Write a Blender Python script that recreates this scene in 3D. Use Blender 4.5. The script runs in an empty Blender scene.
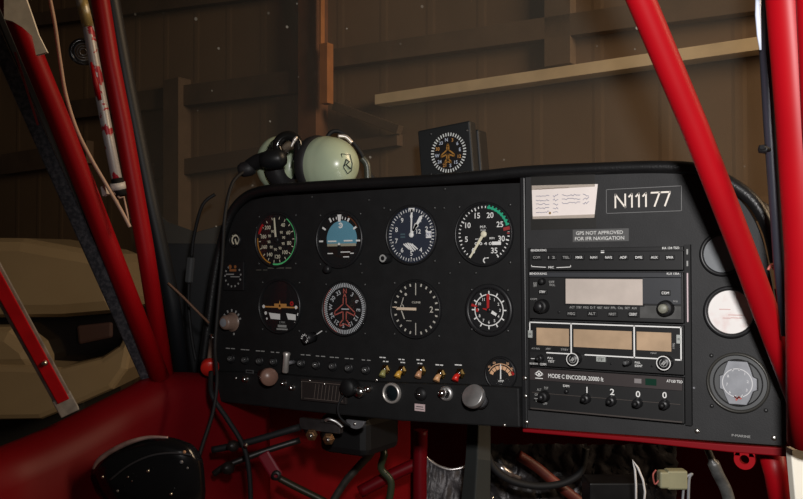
import bpy, bmesh, math, random
from mathutils import Vector, Matrix, Quaternion
random.seed(7)
PI = math.pi
sc = bpy.context.scene
COL = sc.collection

# ------------------------------------------------------------------ camera
F = 850.0                                   # focal length for an 803 px wide frame
YAW = math.radians(32.0)
PITCH = math.atan(20.5 / F)
CP = Vector((0.0, -0.83, 0.0))
fw = Vector((-math.sin(YAW) * math.cos(PITCH), math.cos(YAW) * math.cos(PITCH), math.sin(PITCH)))
rt = Vector((math.cos(YAW), math.sin(YAW), 0.0))
up = rt.cross(fw)
cam_d = bpy.data.cameras.new('camera')
cam = bpy.data.objects.new('camera', cam_d)
COL.objects.link(cam)
cam_d.sensor_width = 36.0
cam_d.lens = F / 803.0 * 36.0
cam_d.clip_start = 0.02
cam.matrix_world = Matrix(((rt.x, up.x, -fw.x, CP.x), (rt.y, up.y, -fw.y, CP.y), (rt.z, up.z, -fw.z, CP.z), (0, 0, 0, 1)))
sc.camera = cam

def ray(px, py):
    return rt * ((px - 401.5) / F) - up * ((py - 249.5) / F) + fw
def P(px, py, y=0.0):                       # point of the plane y = const
    d = ray(px, py)
    return CP + d * ((y - CP.y) / d.y)
def Pd(px, py, d):                          # point at a distance along the view axis
    return CP + ray(px, py) * d
def PX(px, py, x):                          # point of the plane x = const
    d = ray(px, py)
    return CP + d * ((x - CP.x) / d.x)
def mpp(px, py, y=0.0):
    d = ray(px, py)
    return ((y - CP.y) / d.y) / F

# ------------------------------------------------------------------ materials
MATS = {}
def mat(name, col, rough=0.5, metal=0.0, var=0.0, vscale=40, bump=0.0, bscale=300, spec=0.5, coat=0.0, col2=None, lo=0.45, hi=0.6):
    if name in MATS: return MATS[name]
    m = bpy.data.materials.new(name); m.use_nodes = True
    nt = m.node_tree; b = nt.nodes['Principled BSDF']
    b.inputs['Base Color'].default_value = (*col, 1)
    b.inputs['Roughness'].default_value = rough
    b.inputs['Metallic'].default_value = metal
    b.inputs['Specular IOR Level'].default_value = spec
    b.inputs['Coat Weight'].default_value = coat
    tc = nt.nodes.new('ShaderNodeTexCoord')
    n = nt.nodes.new('ShaderNodeTexNoise'); n.inputs['Scale'].default_value = vscale; n.inputs['Detail'].default_value = 5
    nt.links.new(tc.outputs['Object'], n.inputs['Vector'])
    r = nt.nodes.new('ShaderNodeValToRGB')
    if col2 is None:
        v = max(var, 0.03)
        r.color_ramp.elements[0].position = 0.3; r.color_ramp.elements[1].position = 0.7
        r.color_ramp.elements[0].color = (*[c * (1 - v) for c in col], 1)
        r.color_ramp.elements[1].color = (*[min(1, c * (1 + v)) for c in col], 1)
    else:
        r.color_ramp.elements[0].position = lo; r.color_ramp.elements[1].position = hi
        r.color_ramp.elements[0].color = (*col, 1); r.color_ramp.elements[1].color = (*col2, 1)
    nt.links.new(n.outputs['Fac'], r.inputs['Fac']); nt.links.new(r.outputs['Color'], b.inputs['Base Color'])
    if bump:
        n2 = nt.nodes.new('ShaderNodeTexNoise'); n2.inputs['Scale'].default_value = bscale; n2.inputs['Detail'].default_value = 3
        nt.links.new(tc.outputs['Object'], n2.inputs['Vector'])
        bp = nt.nodes.new('ShaderNodeBump'); bp.inputs['Strength'].default_value = bump; bp.inputs['Distance'].default_value = 0.002
        nt.links.new(n2.outputs['Fac'], bp.inputs['Height']); nt.links.new(bp.outputs['Normal'], b.inputs['Normal'])
    MATS[name] = m
    return m

def glass_mat(name, gloss=0.06, rough=0.03, tint=(1, 1, 1), dust=False):
    m = bpy.data.materials.new(name); m.use_nodes = True
    nt = m.node_tree
    for n in list(nt.nodes): nt.nodes.remove(n)
    out = nt.nodes.new('ShaderNodeOutputMaterial')
    tr = nt.nodes.new('ShaderNodeBsdfTransparent'); tr.inputs['Color'].default_value = (*tint, 1)
    gl = nt.nodes.new('ShaderNodeBsdfGlossy'); gl.inputs['Roughness'].default_value = rough
    mx = nt.nodes.new('ShaderNodeMixShader'); mx.inputs['Fac'].default_value = gloss
    nt.links.new(tr.outputs[0], mx.inputs[1]); nt.links.new(gl.outputs[0], mx.inputs[2])
    last = mx
    if dust:                                # dust grains and fine haze lying on the plexiglass
        tc = nt.nodes.new('ShaderNodeTexCoord')
        vo = nt.nodes.new('ShaderNodeTexVoronoi'); vo.inputs['Scale'].default_value = 46
        vo.inputs['Randomness'].default_value = 1
        nt.links.new(tc.outputs['Object'], vo.inputs['Vector'])
        sep = nt.nodes.new('ShaderNodeSeparateColor'); nt.links.new(vo.outputs['Color'], sep.inputs[0])
        th = nt.nodes.new('ShaderNodeMath'); th.operation = 'MULTIPLY'; th.inputs[1].default_value = 0.13
        pw = nt.nodes.new('ShaderNodeMath'); pw.operation = 'POWER'; pw.inputs[1].default_value = 2.2
        nt.links.new(sep.outputs[0], pw.inputs[0]); nt.links.new(pw.outputs[0], th.inputs[0])
        lt = nt.nodes.new('ShaderNodeMath'); lt.operation = 'LESS_THAN'
        nt.links.new(vo.outputs['Distance'], lt.inputs[0]); nt.links.new(th.outputs[0], lt.inputs[1])
        ml = nt.nodes.new('ShaderNodeMath'); ml.operation = 'MULTIPLY'
        nt.links.new(lt.outputs[0], ml.inputs[0]); nt.links.new(sep.outputs[1], ml.inputs[1])
        ml2 = nt.nodes.new('ShaderNodeMath'); ml2.operation = 'MULTIPLY_ADD'; ml2.inputs[1].default_value = 0.5
        ml2.inputs[2].default_value = 0.042
        nt.links.new(ml.outputs[0], ml2.inputs[0])
        df = nt.nodes.new('ShaderNodeBsdfDiffuse'); df.inputs['Color'].default_value = (0.75, 0.68, 0.55, 1)
        mx2 = nt.nodes.new('ShaderNodeMixShader')
        nt.links.new(ml2.outputs[0], mx2.inputs['Fac'])
        nt.links.new(mx.outputs[0], mx2.inputs[1]); nt.links.new(df.outputs[0], mx2.inputs[2])
        last = mx2
    nt.links.new(last.outputs[0], out.inputs['Surface'])
    MATS[name] = m
    return m

BLK = mat('panel_black', (0.0080, 0.0080, 0.0084), 0.66, spec=.28, var=0.18, vscale=60, bump=0.12, bscale=900)
BLKR = mat('radio_panel_black', (0.021, 0.021, 0.022), 0.66, spec=.4, var=0.12, vscale=40, bump=0.12, bscale=900)
DARK = mat('matte_black', (0.006, 0.006, 0.0065), 0.55, spec=.35)
PAD = mat('rim_vinyl', (0.007, 0.007, 0.0075), 0.38, var=0.2, bump=0.2, bscale=500)
FACE = mat('dial_black', (0.007, 0.007, 0.008), 0.5)
FACEB = mat('dial_blue_black', (0.022, 0.028, 0.046), 0.5)
PLAS = mat('black_plastic', (0.011, 0.011, 0.012), 0.4, spec=.4)
RAD = mat('radio_plastic', (0.0115, 0.0115, 0.012), 0.5, spec=.4, var=0.08)
RADG = mat('radio_grey', (0.034, 0.036, 0.041), 0.45, var=0.06)
WHT = mat('white_print', (0.78, 0.78, 0.76), 0.6)
GRYP = mat('grey_print', (0.32, 0.32, 0.31), 0.6)
CREAMP = mat('cream_print', (0.72, 0.68, 0.52), 0.6)
GREEN = mat('green_print', (0.10, 0.62, 0.22), 0.5)
TEAL = mat('teal_print', (0.02, 0.36, 0.20), 0.5)
REDP = mat('red_print', (0.42, 0.015, 0.015), 0.5)
YELP = mat('amber_print', (0.50, 0.22, 0.03), 0.5)
ORNG = mat('orange_print', (0.55, 0.26, 0.07), 0.5)
REDDIM = mat('dull_red_print', (0.42, 0.10, 0.08), 0.5)
PEACH = mat('peach_print', (0.72, 0.42, 0.24), 0.5)
SKYB = mat('horizon_blue', (0.115, 0.30, 0.40), 0.5)
BROWN = mat('horizon_ground', (0.012, 0.006, 0.005), 0.5)
LCD = mat('lcd_grey', (0.54, 0.47, 0.42), 0.3, var=0.12, vscale=30, spec=0.6)
LCDO = mat('lcd_amber', (0.44, 0.31, 0.20), 0.3, var=0.18, vscale=40, spec=0.6)
CHR = mat('chrome', (0.75, 0.74, 0.73), 0.18, 1.0)
SATIN = mat('satin_metal', (0.72, 0.68, 0.64), 0.38, 0.75)
ALU = mat('brushed_aluminium', (0.62, 0.61, 0.60), 0.42, 0.9, var=0.2, vscale=90)
DULL = mat('dull_metal', (0.22, 0.22, 0.235), 0.5, 0.6, var=0.4, vscale=50)
GUN = mat('weathered_channel', (0.045, 0.045, 0.055), 0.45, 0.3, col2=(0.15, 0.14, 0.155), vscale=260, lo=0.40, hi=0.70)
RED = mat('red_paint', (0.30, 0.002, 0.006), 0.42, var=0.08, vscale=12, spec=.22)
REDD = mat('red_sheet', (0.30, 0.003, 0.010), 0.5, var=0.14, vscale=8)
REDK = mat('red_knob', (0.58, 0.02, 0.012), 0.35)
SCREW = mat('screw_metal', (0.7, 0.68, 0.64), 0.3, 1.0)
BSCR = mat('black_screw', (0.02, 0.02, 0.02), 0.35)
CHIP = mat('chipped_white_paint', (0.40, 0.39, 0.40), 0.4, 0.2, col2=(0.30, 0.006, 0.02), vscale=60, lo=0.555, hi=0.58)
TAPEW = mat('torn_tape', (0.84, 0.80, 0.72), 0.7, var=0.18, vscale=60)
PAPER = mat('paper', (0.82, 0.74, 0.70), 0.8, var=0.05, vscale=30)
PAPERW = mat('white_cover', (0.80, 0.77, 0.75), 0.75, col2=(0.74, 0.62, 0.60), vscale=70, lo=0.5, hi=0.7)
INK = mat('blue_ink', (0.12, 0.13, 0.25), 0.7)
SPOT = mat('burn_spot', (0.22, 0.13, 0.02), 0.7)
PLATE = mat('placard_grey', (0.085, 0.085, 0.085), 0.5)
CORD = mat('beige_cord', (0.50, 0.34, 0.26), 0.6, var=0.1)
CORDB = mat('brown_cord', (0.16, 0.085, 0.05), 0.6)
RUB = mat('black_rubber', (0.009, 0.009, 0.010), 0.65, spec=.3)
MINT = mat('pale_green_shell', (0.40, 0.47, 0.33), 0.28, var=0.03, coat=0.3)
FOAM = mat('ear_cushion', (0.014, 0.013, 0.014), 0.55, bump=0.2, bscale=300)
GREYPL = mat('dull_grey_plastic', (0.24, 0.25, 0.27), 0.35, 0.0, var=0.15, vscale=60)
GREYD = mat('dark_grey_plastic', (0.075, 0.078, 0.08), 0.5)
GOLD = mat('brass', (0.42, 0.27, 0.09), 0.25, 1.0)
AMB = mat('amber_cap', (0.60, 0.33, 0.05), 0.3)
OLIVE = mat('olive_cap', (0.30, 0.28, 0.10), 0.3)
COPP = mat('copper_cap', (0.50, 0.26, 0.14), 0.3)
TAN = mat('tan_knob', (0.20, 0.13, 0.10), 0.4, var=0.15)
FOIL = mat('crumpled_insulation', (0.05, 0.045, 0.048), 0.45, 0.3, var=0.4, vscale=30, bump=1.0, bscale=60)
FOILE = mat('shiny_film_edge', (0.55, 0.52, 0.52), 0.25, 0.7, var=0.3, vscale=80)
CONN = mat('cream_connector', (0.27, 0.26, 0.16), 0.5, var=0.1)
WIREW = mat('white_wire', (0.65, 0.64, 0.64), 0.5)
WOOD = mat('post_wood', (0.17, 0.075, 0.038), 0.75, var=0.25, vscale=9)
WOODL = mat('block_wood', (0.46, 0.19, 0.065), 0.7, var=0.15, vscale=12)
GIRT = mat('pale_timber', (0.86, 0.72, 0.50), 0.7, var=0.1, vscale=9)
BEAM = mat('dark_timber', (0.115, 0.078, 0.053), 0.8, var=0.2, vscale=6)
CREAMV = mat('cream_bodywork', (0.30, 0.24, 0.155), 0.4, var=0.1, vscale=3, coat=0.2)
GLS = glass_mat('instrument_glass', 0.035, 0.04)
SMOKE = mat('lens_black', (0.006, 0.010, 0.012), 0.12)
TAPEC = glass_mat('clear_tape', 0.16, 0.30, (0.80, 0.78, 0.74))
PLEX = glass_mat('plexiglass', 0.012, 0.02, (0.93, 0.92, 0.90), dust=True)

# ------------------------------------------------------------------ mesh builder
_tc = {}
def text_mesh(s):
    if s in _tc: return _tc[s]
    cu = bpy.data.curves.new('t', 'FONT'); cu.body = s; cu.resolution_u = 3; cu.offset = 0.012
    o = bpy.data.objects.new('t', cu); COL.objects.link(o)
    dg = bpy.context.evaluated_depsgraph_get()
    me = bpy.data.meshes.new_from_object(o.evaluated_get(dg))
    vs = [(v.co.x, v.co.y) for v in me.vertices]; fs = [tuple(p.vertices) for p in me.polygons]
    bpy.data.objects.remove(o); bpy.data.curves.remove(cu); bpy.data.meshes.remove(me)
    x0 = min(v[0] for v in vs); x1 = max(v[0] for v in vs); y0 = min(v[1] for v in vs); y1 = max(v[1] for v in vs)
    w, h = x1 - x0, y1 - y0
    _tc[s] = ([((v[0] - (x0 + x1) / 2) , (v[1] - (y0 + y1) / 2)) for v in vs], fs, w, h)
    return _tc[s]

class MB:
    def __init__(s): s.v = []; s.f = []; s.m = []; s.sm = []
    def add(s, vs, fs, mi=0, smooth=False):
        o = len(s.v); s.v += [Vector(v) for v in vs]
        for f in fs: s.f.append([i + o for i in f]); s.m.append(mi); s.sm.append(smooth)
        return s
    def box(s, c, sz, mi=0, R=None):
        c = Vector(c); hx, hy, hz = sz[0] / 2, sz[1] / 2, sz[2] / 2
        vs = [Vector((x, y, z)) for x in (-hx, hx) for y in (-hy, hy) for z in (-hz, hz)]
        if R: vs = [R @ v for v in vs]
        return s.add([c + v for v in vs], [(0, 1, 3, 2), (4, 6, 7, 5), (0, 4, 5, 1), (2, 3, 7, 6), (0, 2, 6, 4), (1, 5, 7, 3)], mi)
    def beam(s, a, b, w, h, upv=Vector((0, 0, 1)), mi=0):
        a = Vector(a); b = Vector(b); d = (b - a); L = d.length; d.normalize()
        u = d.cross(upv).normalized(); v = u.cross(d)
        R = Matrix((u, d, v)).transposed()
        return s.box((a + b) / 2, (w, L, h), mi, R)
    def cyl(s, a, b, r0, r1=None, n=24, mi=0, cap=True, smooth=True):
        return s.path([a, b], [r0, r0 if r1 is None else r1], n, mi, cap, smooth)
    def path(s, pts, r, n=12, mi=0, cap=True, smooth=True):
        pts = [Vector(p) for p in pts]
        if not isinstance(r, (list, tuple)): r = [r] * len(pts)
        t0 = (pts[1] - pts[0]).normalized()
        u = t0.cross(Vector((0, 0, 1)))
        if u.length < 1e-3: u = t0.cross(Vector((1, 0, 0)))
        u.normalize(); rings = []; base = len(s.v); vs = []
        pt = t0
        for i, p in enumerate(pts):
            if i == 0: t = t0
            elif i == len(pts) - 1: t = (pts[i] - pts[i - 1]).normalized()
            else: t = ((pts[i] - pts[i - 1]).normalized() + (pts[i + 1] - pts[i]).normalized()).normalized()
            q = pt.rotation_difference(t); u = (q @ u); u = (u - t * u.dot(t)).normalized(); pt = t
            w = t.cross(u)
            vs += [p + (u * math.cos(2 * PI * k / n) + w * math.sin(2 * PI * k / n)) * r[i] for k in range(n)]
        fs = []
        for i in range(len(pts) - 1):
            for k in range(n):
                a = i * n + k; b = i * n + (k + 1) % n
                fs.append((a, b, b + n, a + n))
        s.add(vs, fs, mi, smooth)
        if cap:
            o = base; e = base + (len(pts) - 1) * n
            s.f.append([o + k for k in range(n)][::-1]); s.m.append(mi); s.sm.append(False)
            s.f.append([e + k for k in range(n)]); s.m.append(mi); s.sm.append(False)
        return s
    def lathe(s, prof, c=(0, 0, 0), axis=(0, -1, 0), n=40, mi=0, smooth=True, sx=1.0, close=False):
        # profile (radius, height along axis)
        ax = Vector(axis).normalized(); c = Vector(c)
        u = Vector((0, 0, 1)).cross(ax)
        if u.length < 1e-3: u = Vector((1, 0, 0))
        u.normalize(); w = ax.cross(u)
        vs = []; fs = []
        for (r, h) in prof:
            vs += [c + ax * h + (u * math.cos(2 * PI * k / n) * sx + w * math.sin(2 * PI * k / n)) * max(r, 1e-6) for k in range(n)]
        for i in range(len(prof) - 1):
            for k in range(n):
                a = i * n + k; b = i * n + (k + 1) % n
                fs.append((a, b, b + n, a + n))
        if close:
            e = (len(prof) - 1) * n
            for k in range(n):
                a = e + k; b = e + (k + 1) % n; fs.append((a, b, (k + 1) % n, k))
        return s.add(vs, fs, mi, smooth)
    def disc(s, r, y=0, c=(0, 0), n=40, mi=0, a0=0, a1=360):
        vs = [Vector((c[0] + r * math.sin(math.radians(a0 + (a1 - a0) * k / n)), y, c[1] + r * math.cos(math.radians(a0 + (a1 - a0) * k / n)))) for k in range(n + (0 if a1 - a0 == 360 else 1))]
        return s.add(vs, [list(range(len(vs)))], mi)
    def rect(s, x0, z0, x1, z1, y=0, mi=0):
        return s.add([(x0, y, z0), (x1, y, z0), (x1, y, z1), (x0, y, z1)], [(0, 1, 2, 3)], mi)
    def arc(s, r0, r1, a0, a1, y=0, c=(0, 0), n=24, mi=0):
        vs = []
        for k in range(n + 1):
            a = math.radians(a0 + (a1 - a0) * k / n)
            vs += [(c[0] + r0 * math.sin(a), y, c[1] + r0 * math.cos(a)), (c[0] + r1 * math.sin(a), y, c[1] + r1 * math.cos(a))]
        return s.add(vs, [(2 * k, 2 * k + 1, 2 * k + 3, 2 * k + 2) for k in range(n)], mi)
    def tick(s, a, r0, r1, w, y=0, c=(0, 0), mi=0, w1=None):
        a = math.radians(a); d = (math.sin(a), math.cos(a)); q = (d[1], -d[0]); w1 = w if w1 is None else w1
        f = lambda r, t: (c[0] + d[0] * r + q[0] * t, y, c[1] + d[1] * r + q[1] * t)
        return s.add([f(r0, -w / 2), f(r0, w / 2), f(r1, w1 / 2), f(r1, -w1 / 2)], [(0, 1, 2, 3)], mi)
    def ticks(s, n, a0, a1, r0, r1, w, y=0, c=(0, 0), mi=0, inc=True):
        for k in range(n): s.tick(a0 + (a1 - a0) * k / ((n - 1) if inc else n), r0, r1, w, y, c, mi)
        return s
    def stroke(s, pts, w, y=0, mi=0, closed=False):
        n = len(pts)
        for i in range(n if closed else n - 1):
            a = Vector((pts[i][0], pts[i][1])); b = Vector((pts[(i + 1) % n][0], pts[(i + 1) % n][1]))
            d = b - a
            if d.length < 1e-7: continue
            d.normalize(); q = Vector((d.y, -d.x)) * w / 2; a = a - d * w / 2 * .5; b = b + d * w / 2 * .5
            s.add([(p.x, y, p.y) for p in (a - q, a + q, b + q, b - q)], [(0, 1, 2, 3)], mi)
        return s
    def text(s, t, cx, cz, h, y=0, w=None, mi=0, rot=0.0):
        vs, fs, tw, th = text_mesh(t)
        sy = h / th; sx = (w / tw) if w else sy
        cr, sr = math.cos(math.radians(rot)), math.sin(math.radians(rot))
        out = []
        for (a, b) in vs:
            a *= sx; b *= sy
            out.append((cx + a * cr + b * sr, y, cz - a * sr + b * cr))
        return s.add(out, fs, mi)
    def prism(s, poly, y0, y1, mi=0):       # polygon of (x, z), from y0 (front) to y1 (back)
        n = len(poly)
        vs = [(p[0], y0, p[1]) for p in poly] + [(p[0], y1, p[1]) for p in poly]
        fs = [list(range(n)), list(range(2 * n - 1, n - 1, -1))]
        for i in range(n): j = (i + 1) % n; fs.append((i, n + i, n + j, j))
        return s.add(vs, fs, mi)
    def build(s, name, m, parent=None, loc=(0, 0, 0), bevel=0, sub=0, rot=None, world=False):
        me = bpy.data.meshes.new(name)
        org = Vector(loc)
        if world and parent is not None: org = parent.matrix_basis.to_translation()
        vs = [v - org for v in s.v] if world else s.v
        me.from_pydata([tuple(v) for v in vs], [], s.f)
        for mm in (m if isinstance(m, (list, tuple)) else [m]): me.materials.append(mm)
        for p, mi, sm in zip(me.polygons, s.m, s.sm): p.material_index = mi; p.use_smooth = sm
        bm = bmesh.new(); bm.from_mesh(me)
        if s.closed_ok(): bmesh.ops.recalc_face_normals(bm, faces=bm.faces)
        bm.to_mesh(me); bm.free()
        o = bpy.data.objects.new(name, me); COL.objects.link(o)
        if parent is not None:
            o.parent = parent
            if not world: o.location = loc
        else: o.location = org
        if rot is not None: o.rotation_euler = rot
        if bevel:
            b = o.modifiers.new('bevel', 'BEVEL'); b.width = bevel; b.segments = 2; b.limit_method = 'ANGLE'; b.angle_limit = math.radians(40)
        if sub:
            b = o.modifiers.new('sub', 'SUBSURF'); b.levels = sub; b.render_levels = sub
        return o
    def closed_ok(s): return len(s.f) > 2

def tag(o, label, cat, group=None):
    o['label'] = label; o['category'] = cat
    if group: o['group'] = group
    return o
def thing(name, label, cat, loc=(0, 0, 0), group=None):
    o = bpy.data.objects.new(name, None); COL.objects.link(o); o.location = loc; o.empty_display_size = 0.01
    return tag(o, label, cat, group)
def copy_thing(r, loc, label=None):
    c = r.copy(); COL.objects.link(c); c.location = loc
    if label: c['label'] = label
    for ch in list(r.children):
        d = ch.copy(); COL.objects.link(d); d.parent = c
        for g in list(ch.children):
            e = g.copy(); COL.objects.link(e); e.parent = d
    return c
def struct(name, mb, m, **k):
    o = mb.build(name, m, **k); o['kind'] = 'structure'; return o
def smooth(pts, n=8):
    pts = [Vector(p) for p in pts]; out = []
    for i in range(len(pts) - 1):
        p0 = pts[max(i - 1, 0)]; p1 = pts[i]; p2 = pts[i + 1]; p3 = pts[min(i + 2, len(pts) - 1)]
        for k in range(n):
            t = k / n
            out.append(0.5 * ((2 * p1) + (p2 - p0) * t + (2 * p0 - 5 * p1 + 4 * p2 - p3) * t * t + (3 * p1 - p0 - 3 * p2 + p3) * t ** 3))
    out.append(pts[-1]); return out
def XZ(px, py, y=0): p = P(px, py, y); return (p.x, p.z)

# ------------------------------------------------------------------ instrument panel
YS = -0.012                                # front of the lower switch strip
panel = thing('instrument_panel', 'black instrument panel across the cockpit holding all gauges, switches and radios', 'instrument panel', P(500, 300))
def wp(mb, name, m, parent=panel, **k): return mb.build(name, m, parent, world=True, **k)
left = smooth([P(*p) for p in [(521, 183), (470, 185), (400, 188.5), (330, 193), (280, 196), (258, 199), (242, 208), (230, 224), (221, 250), (214, 290), (208, 330), (203, 358)]], 5)
left = [(p.x, p.z) for p in left] + [XZ(203, 372), XZ(523, 400)]
mb = MB().prism(left, 0.0, 0.003); wp(mb, 'gauge_plate', BLK)
right = smooth([P(*p) for p in [(527, 174), (600, 172), (660, 170), (700, 174), (728, 190), (750, 212), (765, 248), (777, 310), (784, 380), (787, 437), (785, 445)]], 5)
right = [(p.x, p.z) for p in right] + [XZ(527, 427)]
mb = MB().prism(right, -0.004, 0.003); wp(mb, 'radio_plate', BLKR, bevel=0.001)
# joint strip between the two plates
a = XZ(522, 178); b = XZ(524.5, 427)
mb = MB().prism([(a[0], a[1]), (a[0] + .0055, a[1]), (b[0] + .0055, b[1]), (b[0], b[1])], -0.006, 0.0); wp(mb, 'joint_strip', PLAS, bevel=0.001)
# lower strip with switches: a shallow box
stp = [P(*p, YS) for p in [(203, 371), (262, 373), (330, 379), (372, 382), (460, 385), (519, 388), (520, 428), (400, 421), (300, 411), (203, 400)]]
mb = MB().prism([(p.x, p.z) for p in stp], YS, 0.02); wp(mb, 'lower_strip', BLK, bevel=0.002)
# padded rim
rim = smooth([P(*p, -0.004) for p in [(203, 362), (209, 318), (214, 280), (221, 245), (230, 216), (243, 199), (262, 190.5), (300, 187), (360, 183.5), (420, 180.5), (480, 176), (527, 171.5), (600, 168.5), (660, 167), (700, 170), (730, 183), (755, 203), (770, 232), (777, 262)]], 6)
mb = MB().path(rim, 0.0062, 12); wp(mb, 'padded_rim', PAD)
# glare shield deck behind the rim, over the instruments; lengthened to block light to the footwell
mb = MB(); vs = []; fs = []
deck = [p for p in rim if p.z > 0.02]
for p in deck: vs += [(p.x, 0.002, p.z + 0.002), (p.x, 0.60, p.z - 0.02)]
for i in range(len(deck) - 1): fs.append((2 * i, 2 * i + 2, 2 * i + 3, 2 * i + 1))
mb.add(vs, fs, 0, True); dk = wp(mb, 'glare_shield', PAD); m_ = dk.modifiers.new('s', 'SOLIDIFY'); m_.thickness = 0.003
# panel screws
def screw(px, py, y, r=0.0026, m=SCREW, parent=panel, name='screw'):
    c = P(px, py, y)
    mb = MB().lathe([(0, .0016), (r * .5, .0015), (r * .85, .001), (r, 0)], c, n=14)
    a = random.random() * 3
    s_ = MB()
    return wp(mb, name, m, parent)
for (px, py, y) in [(526.5, 422, -.006), (525.5, 396, -.006), (525, 378, -.006), (697, 431, -.004), (774, 438, -.004)]: screw(px, py, y)
for (px, py) in [(504.5, 425), (236, 378), (376.5, 380)]: screw(px, py, YS, .002)
for (px, py) in [(312, 197), (369, 200), (445, 189), (444, 208), (384, 208), (450, 273), (476, 273), (362, 273)]: screw(px, py, 0, .0018, BSCR)
for (px, py) in [(728, 240), (694, 388)]: screw(px, py, -.004, .0014, DULL)
# printed legend lines on the panel
def dash(mb, px, py, wpx, hpx, y, n=3, mi=0):
    c = P(px, py, y); k = mpp(px, py, y); asp = (P(px + 1, py, y).x - P(px, py, y).x)
    W = wpx * asp; H = hpx * k; x = c.x - W / 2
    for i in range(n):
        w = W / n * random.uniform(.6, .92)
        mb.rect(x, c.z - H / 2, x + w, c.z + H / 2, y, mi); x += W / n
for i, px in enumerate([231, 246, 261, 276, 306, 321, 335, 350, 367]):
    mb = MB(); dash(mb, px, 348.5 + (px - 231) * .086, 10.5, 0.9, -0.0006, 2); wp(mb, 'breaker_legend', GRYP)
for (px, py, w) in [(383, 357.5, 7), (386, 361.5, 6), (402, 359.5, 7), (403, 362.5, 5), (421, 360, 9), (420, 363.5, 5), (440, 365, 9), (459, 365, 8.5)]:
    mb = MB(); dash(mb, px, py, w, 1.1, -0.0006, 2); wp(mb, 'switch_legend', WHT)
mb = MB(); c = P(741, 436, -.0046); mb.text('P-MARINE', c.x, c.z, .0022, -.0046, w=.016); wp(mb, 'small_print', GRYP)
mb = MB(); dash(mb, 281, 268, 27, 1.4, -0.0006, 3); dash(mb, 263, 270, 14, .9, -.0006, 2)
wp(mb, 'faint_legend', mat('faint_print', (0.075, 0.072, 0.06), .6))

# ------------------------------------------------------------------ round gauges
def gauge(name, label, cat, px, py, rpx, face=FACE, bez=1.14, parts=None, screws=True, y0=0.0, glass=True, flange=True, smat=BSCR, bmat=PLAS):
    c = P(px, py, y0); R = rpx * mpp(px, py, y0)
    t = thing(name, label, cat, c)
    B = R * bez
    mb = MB().lathe([(B, .0002), (B, .0030), (B - .0010, .0040), (R * 1.03, .0042), (R * 1.0, .0030), (R * .985, .0008)], n=56)
    mb.build('bezel', bmat, t)
    MB().disc(R * 1.0, -0.0008, n=56).build('dial_face', face, t)
    if glass: MB().disc(R * 1.0, -0.0034, n=48).build('glass', GLS, t)
    if screws:
        q = R * 1.22 * .7071 * 1.08
        for sx in (-1, 1):
            for sz in (-1, 1):
                MB().lathe([(0, .0014), (.0012, .0013), (.0019, .0004), (.002, 0)], (sx * q, 0, sz * q), n=12).build('mounting_screw', smat, t)
    return t, R
YM = -0.0014; YN = -0.0022
def needle(mb, ang, L, w0, w1, y=YN, tail=0.0, c=(0, 0)):
    mb.tick(ang, -tail, L, w0, y, c, w1=w1)
def hub(t, r, m=PLAS, y=-0.0012, h=.0016, c=(0, 0)): MB().lathe([(0, h), (r * .8, h), (r, h * .5), (r, 0)], (c[0], y, c[1]), n=20).build('hub', m, t)

# airspeed indicator
t, R = gauge('airspeed_indicator', 'round gauge with green arc on right and orange arc on left, top left of panel', 'gauge', 277, 239.8, 25.6, bez=1.09)
mb = MB().ticks(18, 10, 345, R * .80, R * .90, .0010, YM)
for k, s_ in enumerate(['40', '60', '80', '100', '120', '140', '160', '180', '200']):
    a = 30 + k * 36; mb.text(s_, R * .66 * math.sin(math.radians(a)), R * .66 * math.cos(math.radians(a)), R * .15, YM)
    mb.text('90', R * .38 * math.sin(math.radians(a + 12)), R * .38 * math.cos(math.radians(a + 12)), R * .11, YM)
mb.build('markings', CREAMP, t)
MB().arc(R * .93, R * .99, 32, 190, YM).build('green_arc', GREEN, t)
MB().arc(R * .93, R * .98, 198, 275, YM).build('amber_arc', YELP, t)
MB().arc(R * .86, R * .97, 285, 312, YM, n=8).build('red_arc', REDP, t)
mb = MB(); needle(mb, -6, R * .86, .0032, .0022, tail=0); mb.build('needle', CREAMP, t); hub(t, .004)

# artificial horizon
t, R = gauge('attitude_indicator', 'artificial horizon with blue upper half, in the top row', 'gauge', 340, 239.3, 26.6, bez=1.10)
r2 = R * .70; hz = -R * .18; OX = R * .10
vs = []
a0 = math.asin(-hz / r2)
n = 30
pts = [(r2 * math.cos(-a0 + (PI + 2 * a0) * k / n), r2 * math.sin(-a0 + (PI + 2 * a0) * k / n)) for k in range(n + 1)]
MB().add([(p[0] + OX, -.0010, p[1]) for p in pts], [list(range(n + 1))]).build('sky_half', SKYB, t)
pts = [(r2 * math.cos(-a0 - (PI - 2 * a0) * k / n), r2 * math.sin(-a0 - (PI - 2 * a0) * k / n)) for k in range(n + 1)]
MB().add([(p[0] + OX, -.0010, p[1]) for p in pts], [list(range(n + 1))]).build('ground_half', BROWN, t)
MB().rect(OX - r2 * .95, hz - .0026, OX + r2 * .95, hz + .0006, YM).build('horizon_line', mat('horizon_tan', (.35, .33, .25), .5), t)
mb = MB()
mb.tick(0, R * .66, R * .93, .0035, YM, w1=.006)
for a in (-30, 30): mb.tick(a, R * .76, R * .93, .0024, YM)
for a in (-60, 60): mb.tick(a, R * .74, R * .92, .0024, YM)
for a in (-90, 90): mb.tick(a, R * .76, R * .95, .0020, YM, c=(0, hz * .35))
for a in (-20, -10, 10, 20): mb.tick(a, R * .76, R * .86, .0013, YM)
mb.arc(.0018, .0035, -60, 240, YM, (R * .05, R * .52), 14); mb.arc(.0005, .0012, 0, 360, YM, (R * .05, R * .52), 8)
for x0, x1, z in [(-.55, -.30, -.55), (.05, .50, -.50), (.18, .45, -.68), (.50, .66, -.55)]: mb.rect(x0 * R, z * R, x1 * R, z * R + .0012, YM)
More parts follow.
